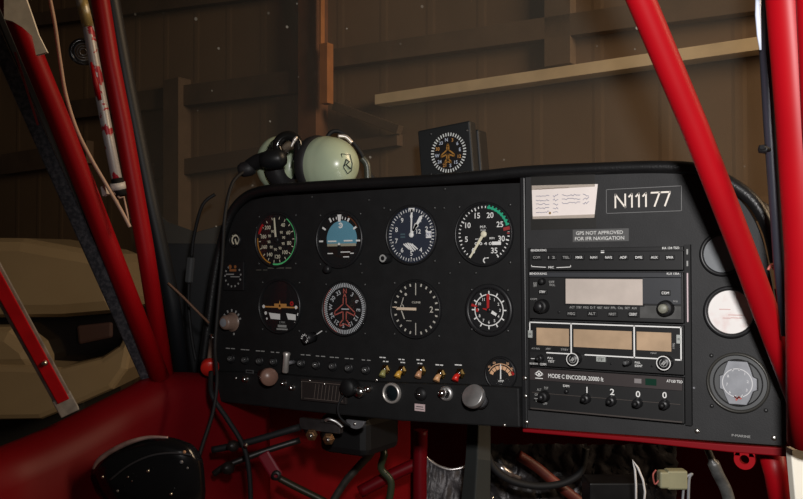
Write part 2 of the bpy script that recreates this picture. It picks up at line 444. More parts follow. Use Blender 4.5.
mb.build('markings', WHT, t)
mb = MB(); mb.rect(-R * .52, -R * .10, -R * .12, -R * .045, YN); mb.rect(R * .22, -R * .09, R * .62, -R * .035, YN); mb.disc(.0016, YN, (0, -R * .18)); mb.build('miniature_wings', WHT, t)
MB().box((0, -.0018, -R * .42), (.004, .001, R * .4)).box((0, -.0018, -R * .95), (R * .5, .0016, R * .12)).build('pitch_bracket', PLAS, t)
MB().lathe([(0, .007), (.004, .007), (.005, .005), (.005, 0)], (-R * .45, -.003, -R * 1.12), n=18).build('knob', PLAS, t)
MB().arc(R * .9, R * .95, 25, 62, YM).build('amber_arc', mat('dim_rust_print', (.10, .03, .01), .5), t)

# altimeter
t, R = gauge('altimeter', 'altimeter with two white hands and dark blue face, in the top row', 'gauge', 412, 235, 28, face=FACEB, bez=1.08)
mb = MB().ticks(50, 0, 360, R * .84, R * .94, .0009, YM, inc=False).ticks(10, 0, 360, R * .80, R * .94, .0014, YM, inc=False)
for k in range(10):
    a = math.radians(k * 36)
    if k in (3,): continue
    mb.text(str(k), R * .66 * math.sin(a), R * .66 * math.cos(a), R * .17, YM)
mb.text('12', R * .30, R * .12, R * .16, YM)
for k in range(5):
    q = (k - 2) * R * .085
    mb.stroke([(q - R * .12 - .001, -R * .38 + R * .06 * (1 - abs(k - 2) * .3) + .001), (q + R * .08, -R * .58 + R * .04 * abs(k - 2))], .0016, YM)
mb.rect(R * .60, -R * .12, R * .82, R * .12, YM + .0001)
mb.build('markings', WHT, t)
mb = MB(); mb.text('29.9', R * .71, 0, R * .14, YM - .0003, w=R * .2); mb.build('pressure_window', INK, t)
MB().rect(-R * .46, -R * .0, -R * .26, R * .06, YM).rect(-R * .46, -R * .1, -R * .26, -R * .04, YM).build('altimeter_legend', mat('teal_dim', (.06, .10, .12), .5), t)
mb = MB(); needle(mb, 2, R * .92, .0016, .0026, YN); mb.tick(1.5, R * .80, R * .96, .0014, YN, w1=.0085); mb.build('long_hand', WHT, t)
mb = MB(); needle(mb, 34, R * .74, .0020, .0042, YN - .0004); mb.tick(34, R * .16, R * .45, .002, YN - .0004, w1=.0060); mb.tick(34, R * .74, R * .82, .0042, YN - .0004, w1=.0006); mb.build('short_hand', WHT, t)
hub(t, .003, WHT)
MB().lathe([(0, .012), (.0046, .012), (.0055, .010), (.0058, 0)], (-R * .98, -.001, -R * .83), n=20).build('setting_knob', PLAS, t)
mb = MB().lathe([(.0026, .0122), (.0044, .0122)], (-R * .98, -.0013, -R * .83), n=20); mb.build('knob_ring', GRYP, t)

# manifold pressure
t, R = gauge('manifold_pressure_gauge', 'large gauge numbered 0 to 35 with teal arc and cream needle, right of the altimeter', 'gauge', 484.3, 234.2, 30.4, bez=1.07)
mb = MB(); A0, A1 = 215, 505
ang = lambda v: A0 + (A1 - A0) * v / 35
for v in range(36):
    if not 18 < v < 27.5: mb.tick(ang(v), R * (.82 if v % 5 == 0 else .86), R * .93, .0014 if v % 5 == 0 else .0011, YM)
for v in range(0, 36, 5):
    a = math.radians(ang(v)); rr = .66
    mb.text(str(v), R * rr * math.sin(a), R * rr * math.cos(a), R * .185, YM)
mb.text('M.P.', -R * .02, R * .24, R * .085, YM, w=R * .22); mb.text('IN HG', -R * .02, R * .13, R * .055, YM, w=R * .18)
mb.text('0 0 4 0', -R * .02, -R * .31, R * .10, YM, w=R * .62); mb.rect(R * .30, -R * .36, R * .62, -R * .25, YM + .0001)
mb.text('HOURS', -R * .20, -R * .16, R * .05, YM); mb.text('RPM', R * .3, -R * .14, R * .07, YM)
mb.arc(R * .06, R * .10, 200, 380, YM, (R * .07, -R * .86), 8); mb.tick(90, 0, R * .12, .001, YM, (R * .06, -R * .78))
mb.build('markings', WHT, t)
mb = MB().arc(R * .85, R * .92, ang(18.5), ang(26), YM)
for v in range(19, 27): mb.tick(ang(v), R * .84, R * .97, .0017, YM - .0001)
mb.build('teal_arc', TEAL, t)
mb = MB().tick(ang(27), R * .72, R * .95, .0035, YM).tick(ang(28.2), R * .84, R * .93, .002, YM); mb.build('red_mark', mat('dark_red_print', (.3, .03, .03), .5), t)
mb = MB(); needle(mb, 213, R * .92, .0034, .0020, tail=R * .06); mb.build('needle', CREAMP, t); hub(t, .0035, CREAMP)

# turn coordinator
t, R = gauge('turn_coordinator', 'turn and slip gauge with small amber airplane over two white windows', 'gauge', 280.5, 306.3, 25.5, bez=1.08)
mb = MB(); z = -R * .02
mb.rect(-R * .82, z - .0012, R * .90, z + .0006, YM); mb.disc(.0030, YM - .0002, (0, z), 20); mb.tick(0, 0, R * .24, .003, YM - .0002, (0, z), w1=.0008)
mb.rect(-R * .28, z + .0006, R * .34, z + .0040, YM); mb.build('amber_airplane', ORNG, t)
mb = MB()
for sx in (-1, 1): mb.disc(.0022, YM - .0003, (sx * R * .82, z), 12)
for x0, x1 in [(-.56, .02), (.32, .80)]:
    mb.add([(x0 * R, YM, -R * .26), (x1 * R, YM, -R * .30), (x1 * R, YM, -R * .52), ((x0 + .1) * R, YM, -R * .50)], [(0, 1, 2, 3)])
mb.disc(.0022, YM, (-R * .72, -R * .28), 10); mb.disc(.002, YM, (R * .92, -R * .30), 10); mb.disc(.0014, YM, (-R * .66, -R * .5), 10); mb.disc(.0014, YM, (R * .78, -R * .62), 10)
mb.build('white_windows', WHT, t)
mb = MB().text('2 MIN', R * .12, -R * .62, R * .08, YM).rect(-R * .1, -R * .82, R * .34, -R * .72, YM).rect(-R * .16, -R * .92, R * .4, -R * .86, YM); mb.build('legend', GRYP, t)
MB().arc(.001, .003, 0, 360, YM, (R * .6, R * .12), 12).build('warning_flag', REDP, t)

# heading indicator
t, R = gauge('heading_indicator', 'heading gauge with white compass card and brown airplane outline, lower row', 'gauge', 345, 308.5, 25.8, bez=1.08)
mb = MB().ticks(72, 0, 360, R * .83, R * .985, .0013, YM, inc=False)
for k, s_ in enumerate(['N', '3', '6', 'E', '12', '15', 'S', '21', '24', 'W', '30', '33']):
    if k == 0: continue
    a = math.radians(k * 30 + 4); mb.text(s_, R * .66 * math.sin(a), R * .66 * math.cos(a), R * .17, YM, rot=k * 30 + 4)
mb.rect(-R * .14, -R * .04, R * .22, R * .0, YM)
mb.build('compass_card', mat('card_grey_white', (.5, .52, .54), .6), t)
PL = [(0, .62), (.07, .45), (.08, .18), (.50, -.14), (.50, -.28), (.08, -.12), (.08, -.45), (.24, -.62), (.24, -.72), (0, -.62), (-.24, -.72), (-.24, -.62), (-.08, -.45), (-.08, -.12), (-.50, -.28), (-.50, -.14), (-.08, .18), (-.07, .45)]
MB().stroke([(x * R * .95 + R * .02, z * R * .95) for x, z in PL], R * .045, YM - .0002, closed=True).build('airplane_outline', REDDIM, t)
mb = MB().text('N', R * .03, R * .68, R * .18, YM - .0002).arc(R * .97, R * 1.0, 200, 320, YM - .0002); mb.build('north_mark', REDDIM, t)
g = P(313, 336, -.001) - P(344, 307.5)
mb = MB().cyl((g.x, -.001, g.z), (g.x - .002, -.016, g.z - .001), .0062, .0062, 18); mb.build('setting_knob', PLAS, t)
mb = MB().ticks(9, -90, 150, .0035, .0058, .0012, -.0166, (g.x - .002, g.z - .001)).stroke([(g.x + .004, g.z + .003), (g.x + .013, g.z + .008)], .0012, -.002); mb.build('knob_marks', WHT, t)

# vertical speed indicator
t, R = gauge('vertical_speed_indicator', 'gauge with cream hand pointing left and a single 2 at right, lower row', 'gauge', 416.3, 309, 27.8, bez=1.07)
mb = MB()
for k in range(24):
    a = k * 15
    if a in (0, 180, 90, 270): continue
    mb.tick(a, R * .83, R * .93, .0018, YM)
for a in (0, 180): mb.tick(a, R * .50, R * .93, .0011, YM)
mb.tick(90, R * .80, R * .95, .0014, YM); mb.text('2', R * .65, 0, R * .22, YM)
mb.text('CLIMB', R * .02, R * .24, R * .07, YM, w=R * .36); mb.rect(-R * .40, -R * .44, -R * .18, -R * .42, YM)
mb.stroke([(-R * .62, R * .10), (-R * .52, R * .40)], .0010, YM); mb.stroke([(-R * .60, -R * .08), (-R * .48, -R * .36)], .0014, YM)
mb.disc(.0017, YM, (-R * .42, R * .52), 10); mb.arc(R * .05, R * .08, 0, 360, YM, (-R * .58, R * .08), 14)
mb.build('markings', mat('dim_cream', (.50, .48, .42), .6), t)
mb = MB(); needle(mb, 270, R * .80, .0030, .0030, YN, tail=R * .04); mb.tick(273, R * .78, R * .98, .002, YN, w1=.0006); mb.build('needle', mat('warm_cream', (.70, .56, .42), .5), t)

# clock
t, R = gauge('panel_clock', 'small clock with white ringed numbers and red hands beside the radio stack', 'clock', 489.5, 310, 21.5, bez=1.22)
RR = R * .78
mb = MB().arc(RR * .90, RR * .96, 0, 360, YM, n=48)
for k in range(12):
    a = k * 30; mb.tick(a, RR * .96, RR * 1.14, .0014, YM)
    aa = math.radians(a); mb.text(str(k if k else 12), RR * .72 * math.sin(aa), RR * .72 * math.cos(aa), RR * .17, YM)
mb.tick(118, RR * .22, RR * .58, .0036, YN, w1=.003); mb.build('markings', WHT, t)
mb = MB(); needle(mb, 0, RR * .95, .0026, .0036, YN, c=(-RR * .04, 0)); needle(mb, 282, RR * .40, .0024, .0010, YN); mb.tick(284, RR * .80, RR * 1.2, .0016, YM - .0002, w1=.003); mb.tick(268, RR * .70, RR * .85, .0035, YM - .0002)
mb.build('red_hands', REDP, t); hub(t, .0024)

# tiny ring gauge / small left ones
t, R = gauge('ring_indicator', 'tiny round dial with a bright ring at upper left panel edge', 'gauge', 236.3, 240, 6.3, bez=1.2, screws=False)
mb = MB().arc(R * .60, R * .86, -150, 160, YM, n=24)
for a in (-40, 5, 55, 100): mb.tick(a, R * .8, R * 1.1, .0013, YM)
mb.stroke([(0, R * .1), (R * .25, -R * .6)], .0022, YN); mb.build('markings', CREAMP, t)
t = thing('vent_dial', 'dim square instrument with orange and white marks at far left of panel', 'gauge', P(235, 276))
k_ = mpp(235, 276)
MB().prism([(-.018, -.019), (.018, -.019), (.018, .019), (-.018, .019)], -.0035, 0).build('case', PLAS, t, bevel=.001)
mb = MB()
for i in range(11):
    a = 55 + i * 27; mb.tick(a, .0125, .0150, .0022, -.0040)
mb.rect(-.012, .0015, .002, .003, -.0042).rect(-.004, -.0015, .012, -.0004, -.0042)
mb.build('markings', mat('dim_white', (.30, .30, .29), .6), t)
MB().disc(.0028, -.0040, (-.005, .012), 12).disc(.0022, -.0040, (.004, .012), 12).rect(-.006, .006, .006, .009, -.0040).build('orange_marks', mat('dim_orange', (.28, .10, .03), .6), t)
t = thing('selector_knob', 'round tan and silver knob with white dots at lower left of panel', 'knob', P(232, 322))
MB().lathe([(0, .016), (.0072, .016), (.0095, .013), (.0100, .002), (.0125, 0)], n=28).build('knob_cap', TAN, t)
MB().lathe([(0, .0168), (.0055, .0165)], n=24).build('cap_face', GREYPL, t)
mb = MB()
for a in (-55, -28, 0, 28, 50, 72): mb.tick(a, .0135, .0170, .0024, -.0006)
mb.disc(.0016, -.0006, (.004, -.0155), 10); mb.build('dots', GRYP, t)

# ammeter half dial
t, R = gauge('ammeter', 'small half-moon dial with peach marks and white needle at the strip right end', 'gauge', 501.5, 373.5, 15.5, bez=1.12, screws=False)
mb = MB(); cz = -R * .35
for i in range(7):
    a = -60 + i * 20; mb.tick(a, R * .62, R * .86, .0030, YM, (0, cz), w1=.0042)
mb.arc(R * .95, R * 1.0, -62, 62, YM, (0, cz), 24)
for i, a in enumerate((-48, -25, 25, 48)): mb.text('36'[i % 2] + '0', R * 1.12 * math.sin(math.radians(a)), cz + R * 1.12 * math.cos(math.radians(a)), R * .15, YM)
mb.build('markings', PEACH, t)
mb = MB(); needle(mb, 0, R * .95, .0016, .001, YN, c=(0, cz)); mb.text('AMP', 0, cz - R * .12, R * .14, YM); mb.build('needle', WHT, t)
mb = MB(); mb.tick(62, R * .8, R * 1.0, .004, YM, (R * .02, cz)); mb.build('red_mark', REDP, t)

# ------------------------------------------------------------------ right side openings and gauge
def hole(name, label, px, py, rpx, m, extra=None):
    t, R = gauge(name, label, 'gauge opening', px, py, rpx, face=m, bez=1.20, screws=False, y0=-.004, glass=False, bmat=PLAS)
    return t, R
hole('upper_cover_plate', 'grey disc in round black opening, partly behind the red diagonal tube', 723, 254, 18.6, mat('disc_grey', (.17, .18, .19), .4, .2))
t, R = hole('white_cover_disc', 'white paper disc filling the round black opening in mid right panel', 730.8, 312, 21.8, PAPERW)
mb = MB()
for (x, z, w) in [(-.5, .1, .5), (-.1, -.15, .7), (.0, -.28, .5), (-.35, -.3, .35)]: mb.rect(x * R, z * R, (x + w) * R, z * R + .0008, -.0012)
mb.build('faint_writing', mat('faint_pink', (.62, .42, .40), .8), t)
t, R = gauge('blanked_gauge', 'large round bezel with shiny grey shaped insert, lower right panel corner', 'gauge', 738.2, 382.5, 27.4, face=GREYD, bez=1.10, screws=True, y0=-.004, bmat=mat('worn_bezel', (.06, .058, .052), .35, .3), glass=False)
MB().lathe([(R * .86, .001), (R * .86, .0022), (R * .82, .0022), (R * .82, .001)], n=48).build('inner_ring', DARK, t)
sh = [(-.32, .78), (.34, .78), (.44, .52), (.52, .24), (.66, .18), (.66, -.22), (.52, -.28), (.42, -.56), (.30, -.78), (-.30, -.78), (-.42, -.52), (-.50, -.28), (-.62, -.24), (-.62, .22), (-.50, .26), (-.42, .52)]
MB().prism([(x * R * 1.05, z * R * 1.04) for x, z in sh], -.0014, -.0008).build('dark_edge', DARK, t)
MB().prism([(x * R, z * R) for x, z in sh], -.0040, -.0012).build('grey_insert', mat('matte_insert', (.30, .31, .335), .35, .1, var=.12, vscale=90), t, bevel=.0006)
mb = MB()
for i in range(10):
    a = i * 36 + 10; mb.text(str(i), R * .36 * math.sin(math.radians(a)), R * .50 * math.cos(math.radians(a)), R * .10, -.0042)
mb.arc(R * .5, R * .53, 0, 360, -.0042, n=30)
mb.build('faint_digits', mat('faint_silver', (.62, .62, .63), .4), t)
MB().stroke([(-R * .05, -R * .62), (R * .05, -R * .50), (R * .12, -R * .56)], .0016, -.0042).stroke([(-R * .1, -R * .5), (0, -R * .56)], .0014, -.0042).build('red_scribble', REDDIM, t)

# ------------------------------------------------------------------ placards
t = thing('frequency_note', 'cream paper note with handwritten frequencies taped above the radios', 'note', P(563, 201, -.004))
q = [P(531.5, 185.5, -.0055), P(597.5, 184, -.0055), P(594, 217.7, -.0055), P(532.5, 219, -.0055)]
o_ = t.location
MB().prism([(p.x - o_.x, p.z - o_.z) for p in q], -.0009, -.0003).build('paper', PAPER, t)
mb = MB()
def scrib(mb, px, py, w, h, y):
    c = P(px, py, y); kx = P(px + 1, py, y).x - c.x; k = mpp(px, py, y)
    n = int(w / 1.1); pts = []
    for i in range(n + 1):
        pts.append((c.x - o_.x + w * kx * i / n, c.z - o_.z + random.uniform(-.5, .5) * h * k))
    mb.stroke(pts, .00042, y - o_.y)
yy = -.0055
for i, py in enumerate([196.5, 200.5, 204.5, 208.5, 212]):
    scrib(mb, 536, py, 13, 1.7, yy); scrib(mb, 553, py - .6, 5, 3.0, yy)
for i, py in enumerate([195.5, 199.3, 203.2]):
    scrib(mb, 562, py, 18, 1.7, yy); scrib(mb, 583, py, 6, 3.0, yy)
mb.build('handwriting', INK, t)
mb = MB(); scrib(mb, 535, 189.3, 33, .8, yy); mb.build('printed_heading', mat('heading_brown', (.30, .22, .17), .8), t)
c = P(550, 213, yy) - o_; MB().disc(.0013, yy - o_.y - .0002, (c.x, c.z), 12).build('burn_mark', SPOT, t)
for (a, b) in [((531, 176.5), (595, 186.5)), ((531, 216.5), (596.5, 228))]:
    p0 = P(a[0], a[1], -.006) - o_; p1 = P(b[0], b[1], -.006) - o_
    MB().rect(p0.x, p1.z, p1.x, p0.z, -.0022).build('clear_tape', TAPEC, t)
t = thing('registration_plate', 'black placard reading N11177 in a thin outlined box', 'placard', P(643.3, 200, -.004))
w = P(681, 200, -.004).x - P(606, 200, -.004).x; h = 24.3 * mpp(646, 200)
MB().box((0, -.0003, 0), (w, .0006, h)).build('plate', BLKR, t)
mb = MB(); LW = .0016; hh = .0066; x = -w * .375
for ch, adv in (('N', .145), ('1', .075), ('1', .075), ('1', .085), ('7', .135), ('7', .13)):
    if ch == 'N': mb.stroke([(x, -hh), (x, hh), (x + w * .135, -hh), (x + w * .135, hh)], LW, -.0009); x += w * .215
    elif ch == '1': mb.stroke([(x - .0022, hh * .55), (x + .0008, hh), (x + .0008, -hh)], LW, -.0009); x += w * .094
    else: mb.stroke([(x - .001, hh), (x + w * .098, hh), (x + w * .03, -hh)], LW, -.0009); x += w * .135
mb.build('letters', mat('registration_white', (.86, .80, .72), .6), t)
MB().stroke([(-w / 2, -h / 2), (w / 2, -h / 2), (w / 2, h / 2), (-w / 2, h / 2)], .0006, -.0009, closed=True).build('border', mat('border_grey', (.16, .16, .16), .6), t)
t = thing('gps_placard', 'small grey placard reading GPS NOT APPROVED FOR IFR NAVIGATION', 'placard', P(600.5, 235.3, -.004))
w = P(629, 235, -.004).x - P(573, 235, -.004).x; h = 12.5 * mpp(600, 235)
MB().box((0, -.0004, 0), (w, .0008, h)).build('plate', PLATE, t)
MB().text('GPS NOT APPROVED', -.001, .0026, .0036, -.0011, w=w * .84).text('FOR IFR NAVIGATION', -.001, -.0030, .0036, -.0011, w=w * .88).build('letters', mat('placard_letters', (.6, .6, .58), .6), t)

# ------------------------------------------------------------------ radio stack
YR = -0.012                                 # face of the radios
kx = lambda px, py: P(px, py, YR)
def lx(root, px, py): p = P(px, py, YR) - root.location; return (p.x, p.z)
SX0 = P(529.3, 330, YR).x; SX1 = P(683.5, 330, YR).x; SW = SX1 - SX0; SXC = (SX0 + SX1) / 2
def zl(py): return P(529.3, py, YR).z       # heights read along the left edge of the stack
FY = -0.001
def radio(name, label, zt, zb, face=RAD):
    t = thing(name, label, 'radio', Vector((SXC, YR, (zt + zb) / 2)))
    H = zt - zb
    MB().box((0, .004, 0), (SW, .0078, H - .0014)).build('face_plate', face, t, bevel=.0006)
    
    return t, H
def R4(t, x0, y0, x1, y1):                  # pixel rectangle -> local centre, size
    cx, cy = (x0 + x1) / 2, (y0 + y1) / 2
    c = P(cx, cy, YR) - t.location; w = P(x1, cy, YR).x - P(x0, cy, YR).x; h = (y1 - y0) * mpp(cx, cy, YR)
    return c.x, c.z, w, h
def T(mb, t, s_, px, py, wpx, hpx, y=FY):
    x, z, w, h = R4(t, px - wpx / 2, py - hpx / 2, px + wpx / 2, py + hpx / 2); mb.text(s_, x, z, h, y, w=w)
def knob(t, px, py, r, h, m=PLAS, name='knob', r2=None, face=None):
    c = P(px, py, YR - h * .8) - t.location
    o = MB().lathe([(0, h), (r * .82, h), (r * .94, h - .001), (r, .001), (r * 1.05, 0)], (c.x, -.0004, c.z), n=28).build(name, m, t)
    if r2: MB().lathe([(0, h + .006), (r2 * .85, h + .006), (r2, h + .005), (r2, h)], (c.x, -.0004, c.z), n=24).build('inner_knob', face or m, o)
    return o
def button(t, x0, y0, x1, y1, s_=None, m=DARK, tm=WHT):
    x, z, w, h = R4(t, x0, y0, x1, y1)
    b = MB().box((x, -.0012, z), (w, .0024, h)).build('button', m, t, bevel=.0003)
    if s_: MB().text(s_, x, z, h * .52, -.0026, w=w * .74).build('button_legend', tm, b)
    return b
z0, z1, z2, z3, z4 = zl(247.8), zl(270.8), zl(319), zl(366), zl(410)
# side rails of the stack
mb = MB().box((SX0 - .0015, -.006, (z0 + z4) / 2), (.0022, .006, z0 - z4)).box((SX1 + .0032, -.006, (z0 + z4) / 2), (.0055, .006, z0 - z4 + .002))
wp(mb, 'stack_frame', DARK)
mb = MB().box((SX1 + .0035, -.0096, (z1 + z2) / 2), (.0012, .0008, z1 - z2 - .004)); wp(mb, 'bright_edge', mat('pink_white_edge', (.62, .5, .52), .4))
mb = MB().box((SX1 + .0035, -.0096, (z0 + z1) / 2 + .006), (.0014, .0008, .005)).box((SX1 + .0035, -.0096, (z0 + z1) / 2 - .005), (.0014, .0008, .005)); wp(mb, 'edge_chips', GRYP)

t, H = radio('audio_panel', 'thin top radio with a row of ten small labelled buttons', z0, z1)
mb = MB(); T(mb, t, 'BENDIX/KING', 539, 250.3, 15.5, 2.2); T(mb, t, 'KA 134 TSO', 671, 248, 17, 2.4)
T(mb, t, 'MIC', 551.5, 267.3, 5.5, 2.2)
for a_, b_ in (((532, 266.5), (546, 267.3)), ((557, 267.6), (571, 267.0)), ((571, 267.2), (571, 265.4)), ((532, 266.4), (532, 265.2))):
    mb.stroke([lx(t, *a_), lx(t, *b_)], .0007, FY)
x, z, w, h = R4(t, 601.2, 250.5, 604.5, 253); mb.rect(x - w / 2, z - h / 2, x + w / 2, z + h / 2, FY)
mb.build('legend', WHT, t)
for i, s_ in enumerate(['COM', '1 2', 'TEL', 'MKR', 'NAV1', 'NAV2', 'ADF', 'DME', 'AUX', 'SPKR']):
    px = [537.5, 552.5, 567, 580, 594.5, 609.5, 624, 639.5, 655, 670.5][i]
    button(t, px - 4.6, 255.0, px + 4.6, 259.8, s_, DARK, WHT if i > 2 else GRYP)
x, z, w, h = R4(t, 530, 251.8, 682, 252.8)
MB().box((x, -.0008, z + .001), (SW * .97, .0014, .0009)).build('ridge', DARK, t)

t, H = radio('gps_radio', 'radio with one wide grey display and two round knobs', z1 - .0005, z2, RAD)
MB().box((0, -.0016, H / 2 - .0034), (SW * .985, .003, .0048)).build('top_bar', RADG, t, bevel=.0005)
x, z, w, h = R4(t, 642.5, 278, 681, 304); MB().box((x, -.0006, z), (w, .0014, h)).build('right_panel', RADG, t)
x, z, w, h = R4(t, 565.3, 279, 642.0, 304.3); MB().box((x, -.0004, z), (w + .003, .0012, h + .003)).build('display_surround', DARK, t)
MB().box((x, -.0008, z), (w, .0014, h)).build('display', LCD, t)
mb = MB(); T(mb, t, 'BENDIX/KING', 539.5, 273.6, 17, 2.1, -.0034); T(mb, t, 'KLX 135A', 674, 273.6, 12.5, 2.1, -.0034)
mb.build('brand_print', WHT, t)
mb = MB()
T(mb, t, 'NAV', 535.5, 284.5, 3.5, 5); T(mb, t, 'OFF', 552, 282, 5.5, 2.4); T(mb, t, 'VOL', 552.5, 285, 6, 2.2); T(mb, t, 'COM', 534, 299, 6.5, 1.8)
mb.build('knob_legend', GRYP, t); mb = MB(); T(mb, t, 'SQ', 675.8, 301.3, 4.5, 1.8, -.0016); mb.build('squelch_legend', GRYP, t); mb = MB()
for i, s_ in enumerate(['ACT', 'STBY', 'MSG', 'D-T', 'NRST', 'NAV', 'FPL', 'CAL', 'SET', 'AUX']): T(mb, t, s_, 572.5 + i * 6.9, 307.2 + i * .1, 5.2, 2.2)
mb.build('legend', GRYP, t)
button(t, 539.3, 289.5, 547.5, 294, 'STBY'); button(t, 567.5, 311, 577, 316, 'MSG', tm=GRYP); button(t, 588, 311, 597.5, 316, 'ALT', tm=GRYP)
button(t, 608.5, 311.5, 618, 316.5, 'NRST', tm=GRYP); button(t, 628.5, 311.5, 639, 316.8, 'CLR/ENT'); b_ = button(t, 661, 290.3, 671, 295.5, 'COM', m=DARK)
knob(t, 541, 281.5, .0034, .006, DARK); 
knob(t, 540.5, 306.5, .0072, .008, DARK, r2=.0045, face=PLAS)
knob(t, 664.5, 308.5, .0078, .008, DARK, r2=.0044, face=mat('speckled_cap', (.20, .20, .16), .5, var=.3, vscale=400))
knob(t, 558.8, 312, .0014, .001, DARK, name='sensor_hole')
mb = MB(); x, z, w, h = R4(t, 640, 306, 681, 318.5); MB().box((x, -.0003, z), (w, .001, h)).build('grey_strip', mat('brushed_grey', (.10, .10, .098), .35, .3, var=.3, vscale=50), t)  # strip at lower right in a paler brushed grey

t, H = radio('nav_com_radio', 'radio with three amber windows inside a white outline', z2 - .001, z3, RAD)
def fl(px, py): p = P(px, py, YR) - t.location; return (p.x, p.z)
top = H / 2 - .0022; bot = fl(600, 355.5)[1]; L0 = -SW / 2 + .001; L1 = SW / 2 - .0022
xa = fl(571.5, 340)[0]; xb = fl(634.5, 340)[0]; fk = lambda a, b: (lambda p: (p.x, p.z))(P(a, b, YR - .0095) - t.location)
ka = fk(572.8, 359.3); kb = fk(663.8, 363)
mb = MB()
mb.stroke([(L0, bot + .0190), (L0, top), (L1, top), (L1, bot), (kb[0] + .0085, bot)], .0012, FY)
mb.stroke([(xa, top), (xa, bot)], .0014, FY); mb.stroke([(xb, top), (xb, bot)], .0014, FY)
mb.stroke([(fl(547, 350)[0], bot), (ka[0] - .003, bot)], .0012, FY); mb.stroke([(ka[0] + .0095, bot), (kb[0] - .006, bot)], .0012, FY)
mb.build('white_outline', WHT, t)
dz = (top + bot) / 2
for (a_, b_) in ((537, 569.3), (574, 632), (637, 671.5)):
    X0 = fl(a_, 340)[0]; X1 = fl(b_, 340)[0]; hh = (top - bot) * .58
    MB().box(((X0 + X1) / 2, -.0006, dz + .001), (X1 - X0, .0012, hh)).build('display', LCDO, t)
MB().rect(L0, bot, L1, top, -.0002).build('window_band', DARK, t)
mb = MB()
T(mb, t, 'PULL', 550.7, 358.0, 5.6, 2.0); T(mb, t, 'TEST', 551.5, 361.3, 6.4, 2.2); mb.build('white_legend', WHT, t); mb = MB(); T(mb, t, 'PULL', 638, 362.5, 5.6, 2.0); T(mb, t, 'IDENT', 639, 365.8, 7.6, 2.2); mb.build('ident_legend', WHT, t); mb = MB()
T(mb, t, 'SQUELCH', 534, 363.6, 8, 1.9); T(mb, t, 'COMM', 543.5, 364.2, 6, 2.4); mb.stroke([lx(t, 531.5, 358.5), lx(t, 535, 358.6)], .0006, FY)
mb.build('white_legend', WHT, t)
mb = MB(); T(mb, t, 'ACT FREQ', 536, 348.6, 8, 1.9); T(mb, t, 'XMIT', 548.5, 348.8, 5, 1.9); T(mb, t, 'STBY', 565, 349.5, 7.5, 1.9); T(mb, t, 'NAV', 654, 353, 6, 1.6); T(mb, t, 'RMT', 674, 346, 2, 6)
mb.build('grey_legend', GRYP, t)
for (a_, b_, s_) in (((528.8, 330.3), (532.8, 337.5), 'USE'), ((677, 334.7), (681, 343.3), 'USE'), ((597, 356.5), (606, 361.5), 'STBY')):
    x, z, w, h = R4(t, a_[0], a_[1], b_[0], b_[1]); b2 = MB().box((x, -.001, z), (w, .002, h)).build('button', mat('pale_key', (.36, .38, .36), .5), t)
    MB().text(s_, x, z, h * .6 if w > h else w * .5, -.0022, w=w * .7).build('button_legend', DARK, b2)
for k_, r in ((ka, .0062), (kb, .0066)):
    kn = MB().lathe([(r * 1.03, 0), (r * 1.03, .0095), (r * .98, .0101), (0, .0101)], (k_[0], -.0004, k_[1]), n=28).build('tuning_knob', PLAS, t)
    MB().arc(r * .90, r * 1.02, 0, 360, -.0108, k_, 36).build('knob_ring', WHT, t)
    MB().arc(r * .50, r * .58, 30, 330, -.0107, k_, 24).stroke([(k_[0] - r * .28, k_[1] - r * .18), (k_[0] + r * .1, k_[1] + r * .26)], .0012, -.0107).stroke([(k_[0] - r * .05, k_[1] - r * .28), (k_[0] + r * .28, k_[1] + r * .12)], .0012, -.0107).build('knob_marks', GRYP, kn)
knob(t, 539.3, 358.5, .0036, .006, PLAS, r2=.0020, face=DARK); knob(t, 627, 362.5, .0034, .006, PLAS, r2=.0020, face=GREYD)
knob(t, 611, 363.5, .0010, .001, DARK, name='sensor_hole'); knob(t, 652, 366, .0010, .001, DARK, name='sensor_hole')

t, H = radio('transponder', 'lowest radio of the stack reading MODE C ENCODER with dial code 1 2 0 0', z3 - .001, z4, RAD)
MB().box((0, -.0008, H / 2 - .0068), (SW * .985, .0016, .0118)).build('name_band', mat('band_brown_black', (.034, .026, .026), .5), t)
MB().box((0, -.0004, -H / 2 + .0185), (SW * .96, .0012, .0006)).box((0, -.0004, -H / 2 + .0022), (SW * .98, .0016, .0012)).build('ridge', mat('ridge_brown', (.06, .05, .045), .5), t)
mb = MB()
T(mb, t, 'MODE C ENCODER-20000 ft', 576, 377.3, 55, 4.2, -.0018)
T(mb, t, 'AT150 TSO', 675, 381.2, 16, 2.8, -.0018); T(mb, t, 'DIM', 566.5, 385.8, 6, 2.3)
c = fl2 = P(539.7, 373.8, YR) - t.location
mb.stroke([(c.x - .0042, c.z), (c.x, c.z + .0032), (c.x + .0042, c.z), (c.x, c.z - .0024)], .0011, -.0018, closed=True); mb.disc(.0012, -.0018, (c.x, c.z), 12); mb.rect(c.x - .0042, c.z - .0048, c.x + .0042, c.z - .0040, -.0018)
mb.build('white_print', WHT, t)
mb = MB()
for s_, px, py in (('1', 587.3, 389.8), ('2', 612.5, 391.8), ('0', 638.3, 394), ('0', 664.8, 395)):
    x, z, w, h = R4(t, px - 2.2, py - 3.1, px + 2.2, py + 3.1); mb.text(s_, x, z, h, FY, w=None if s_ == '1' else w)
mb.build('code_digits', WHT, t)
for px, py in ((584.8, 399), (610.3, 401.3), (636.5, 403.5), (663.5, 405)): knob(t, px, py, .0047, .007, PLAS, name='code_knob', r2=.0022, face=DARK)
knob(t, 542.5, 397, .0056, .008, DARK, name='mode_knob', r2=.003, face=PLAS); knob(t, 566, 391.5, .0022, .003, PLAS, name='dimmer')
mb = MB()
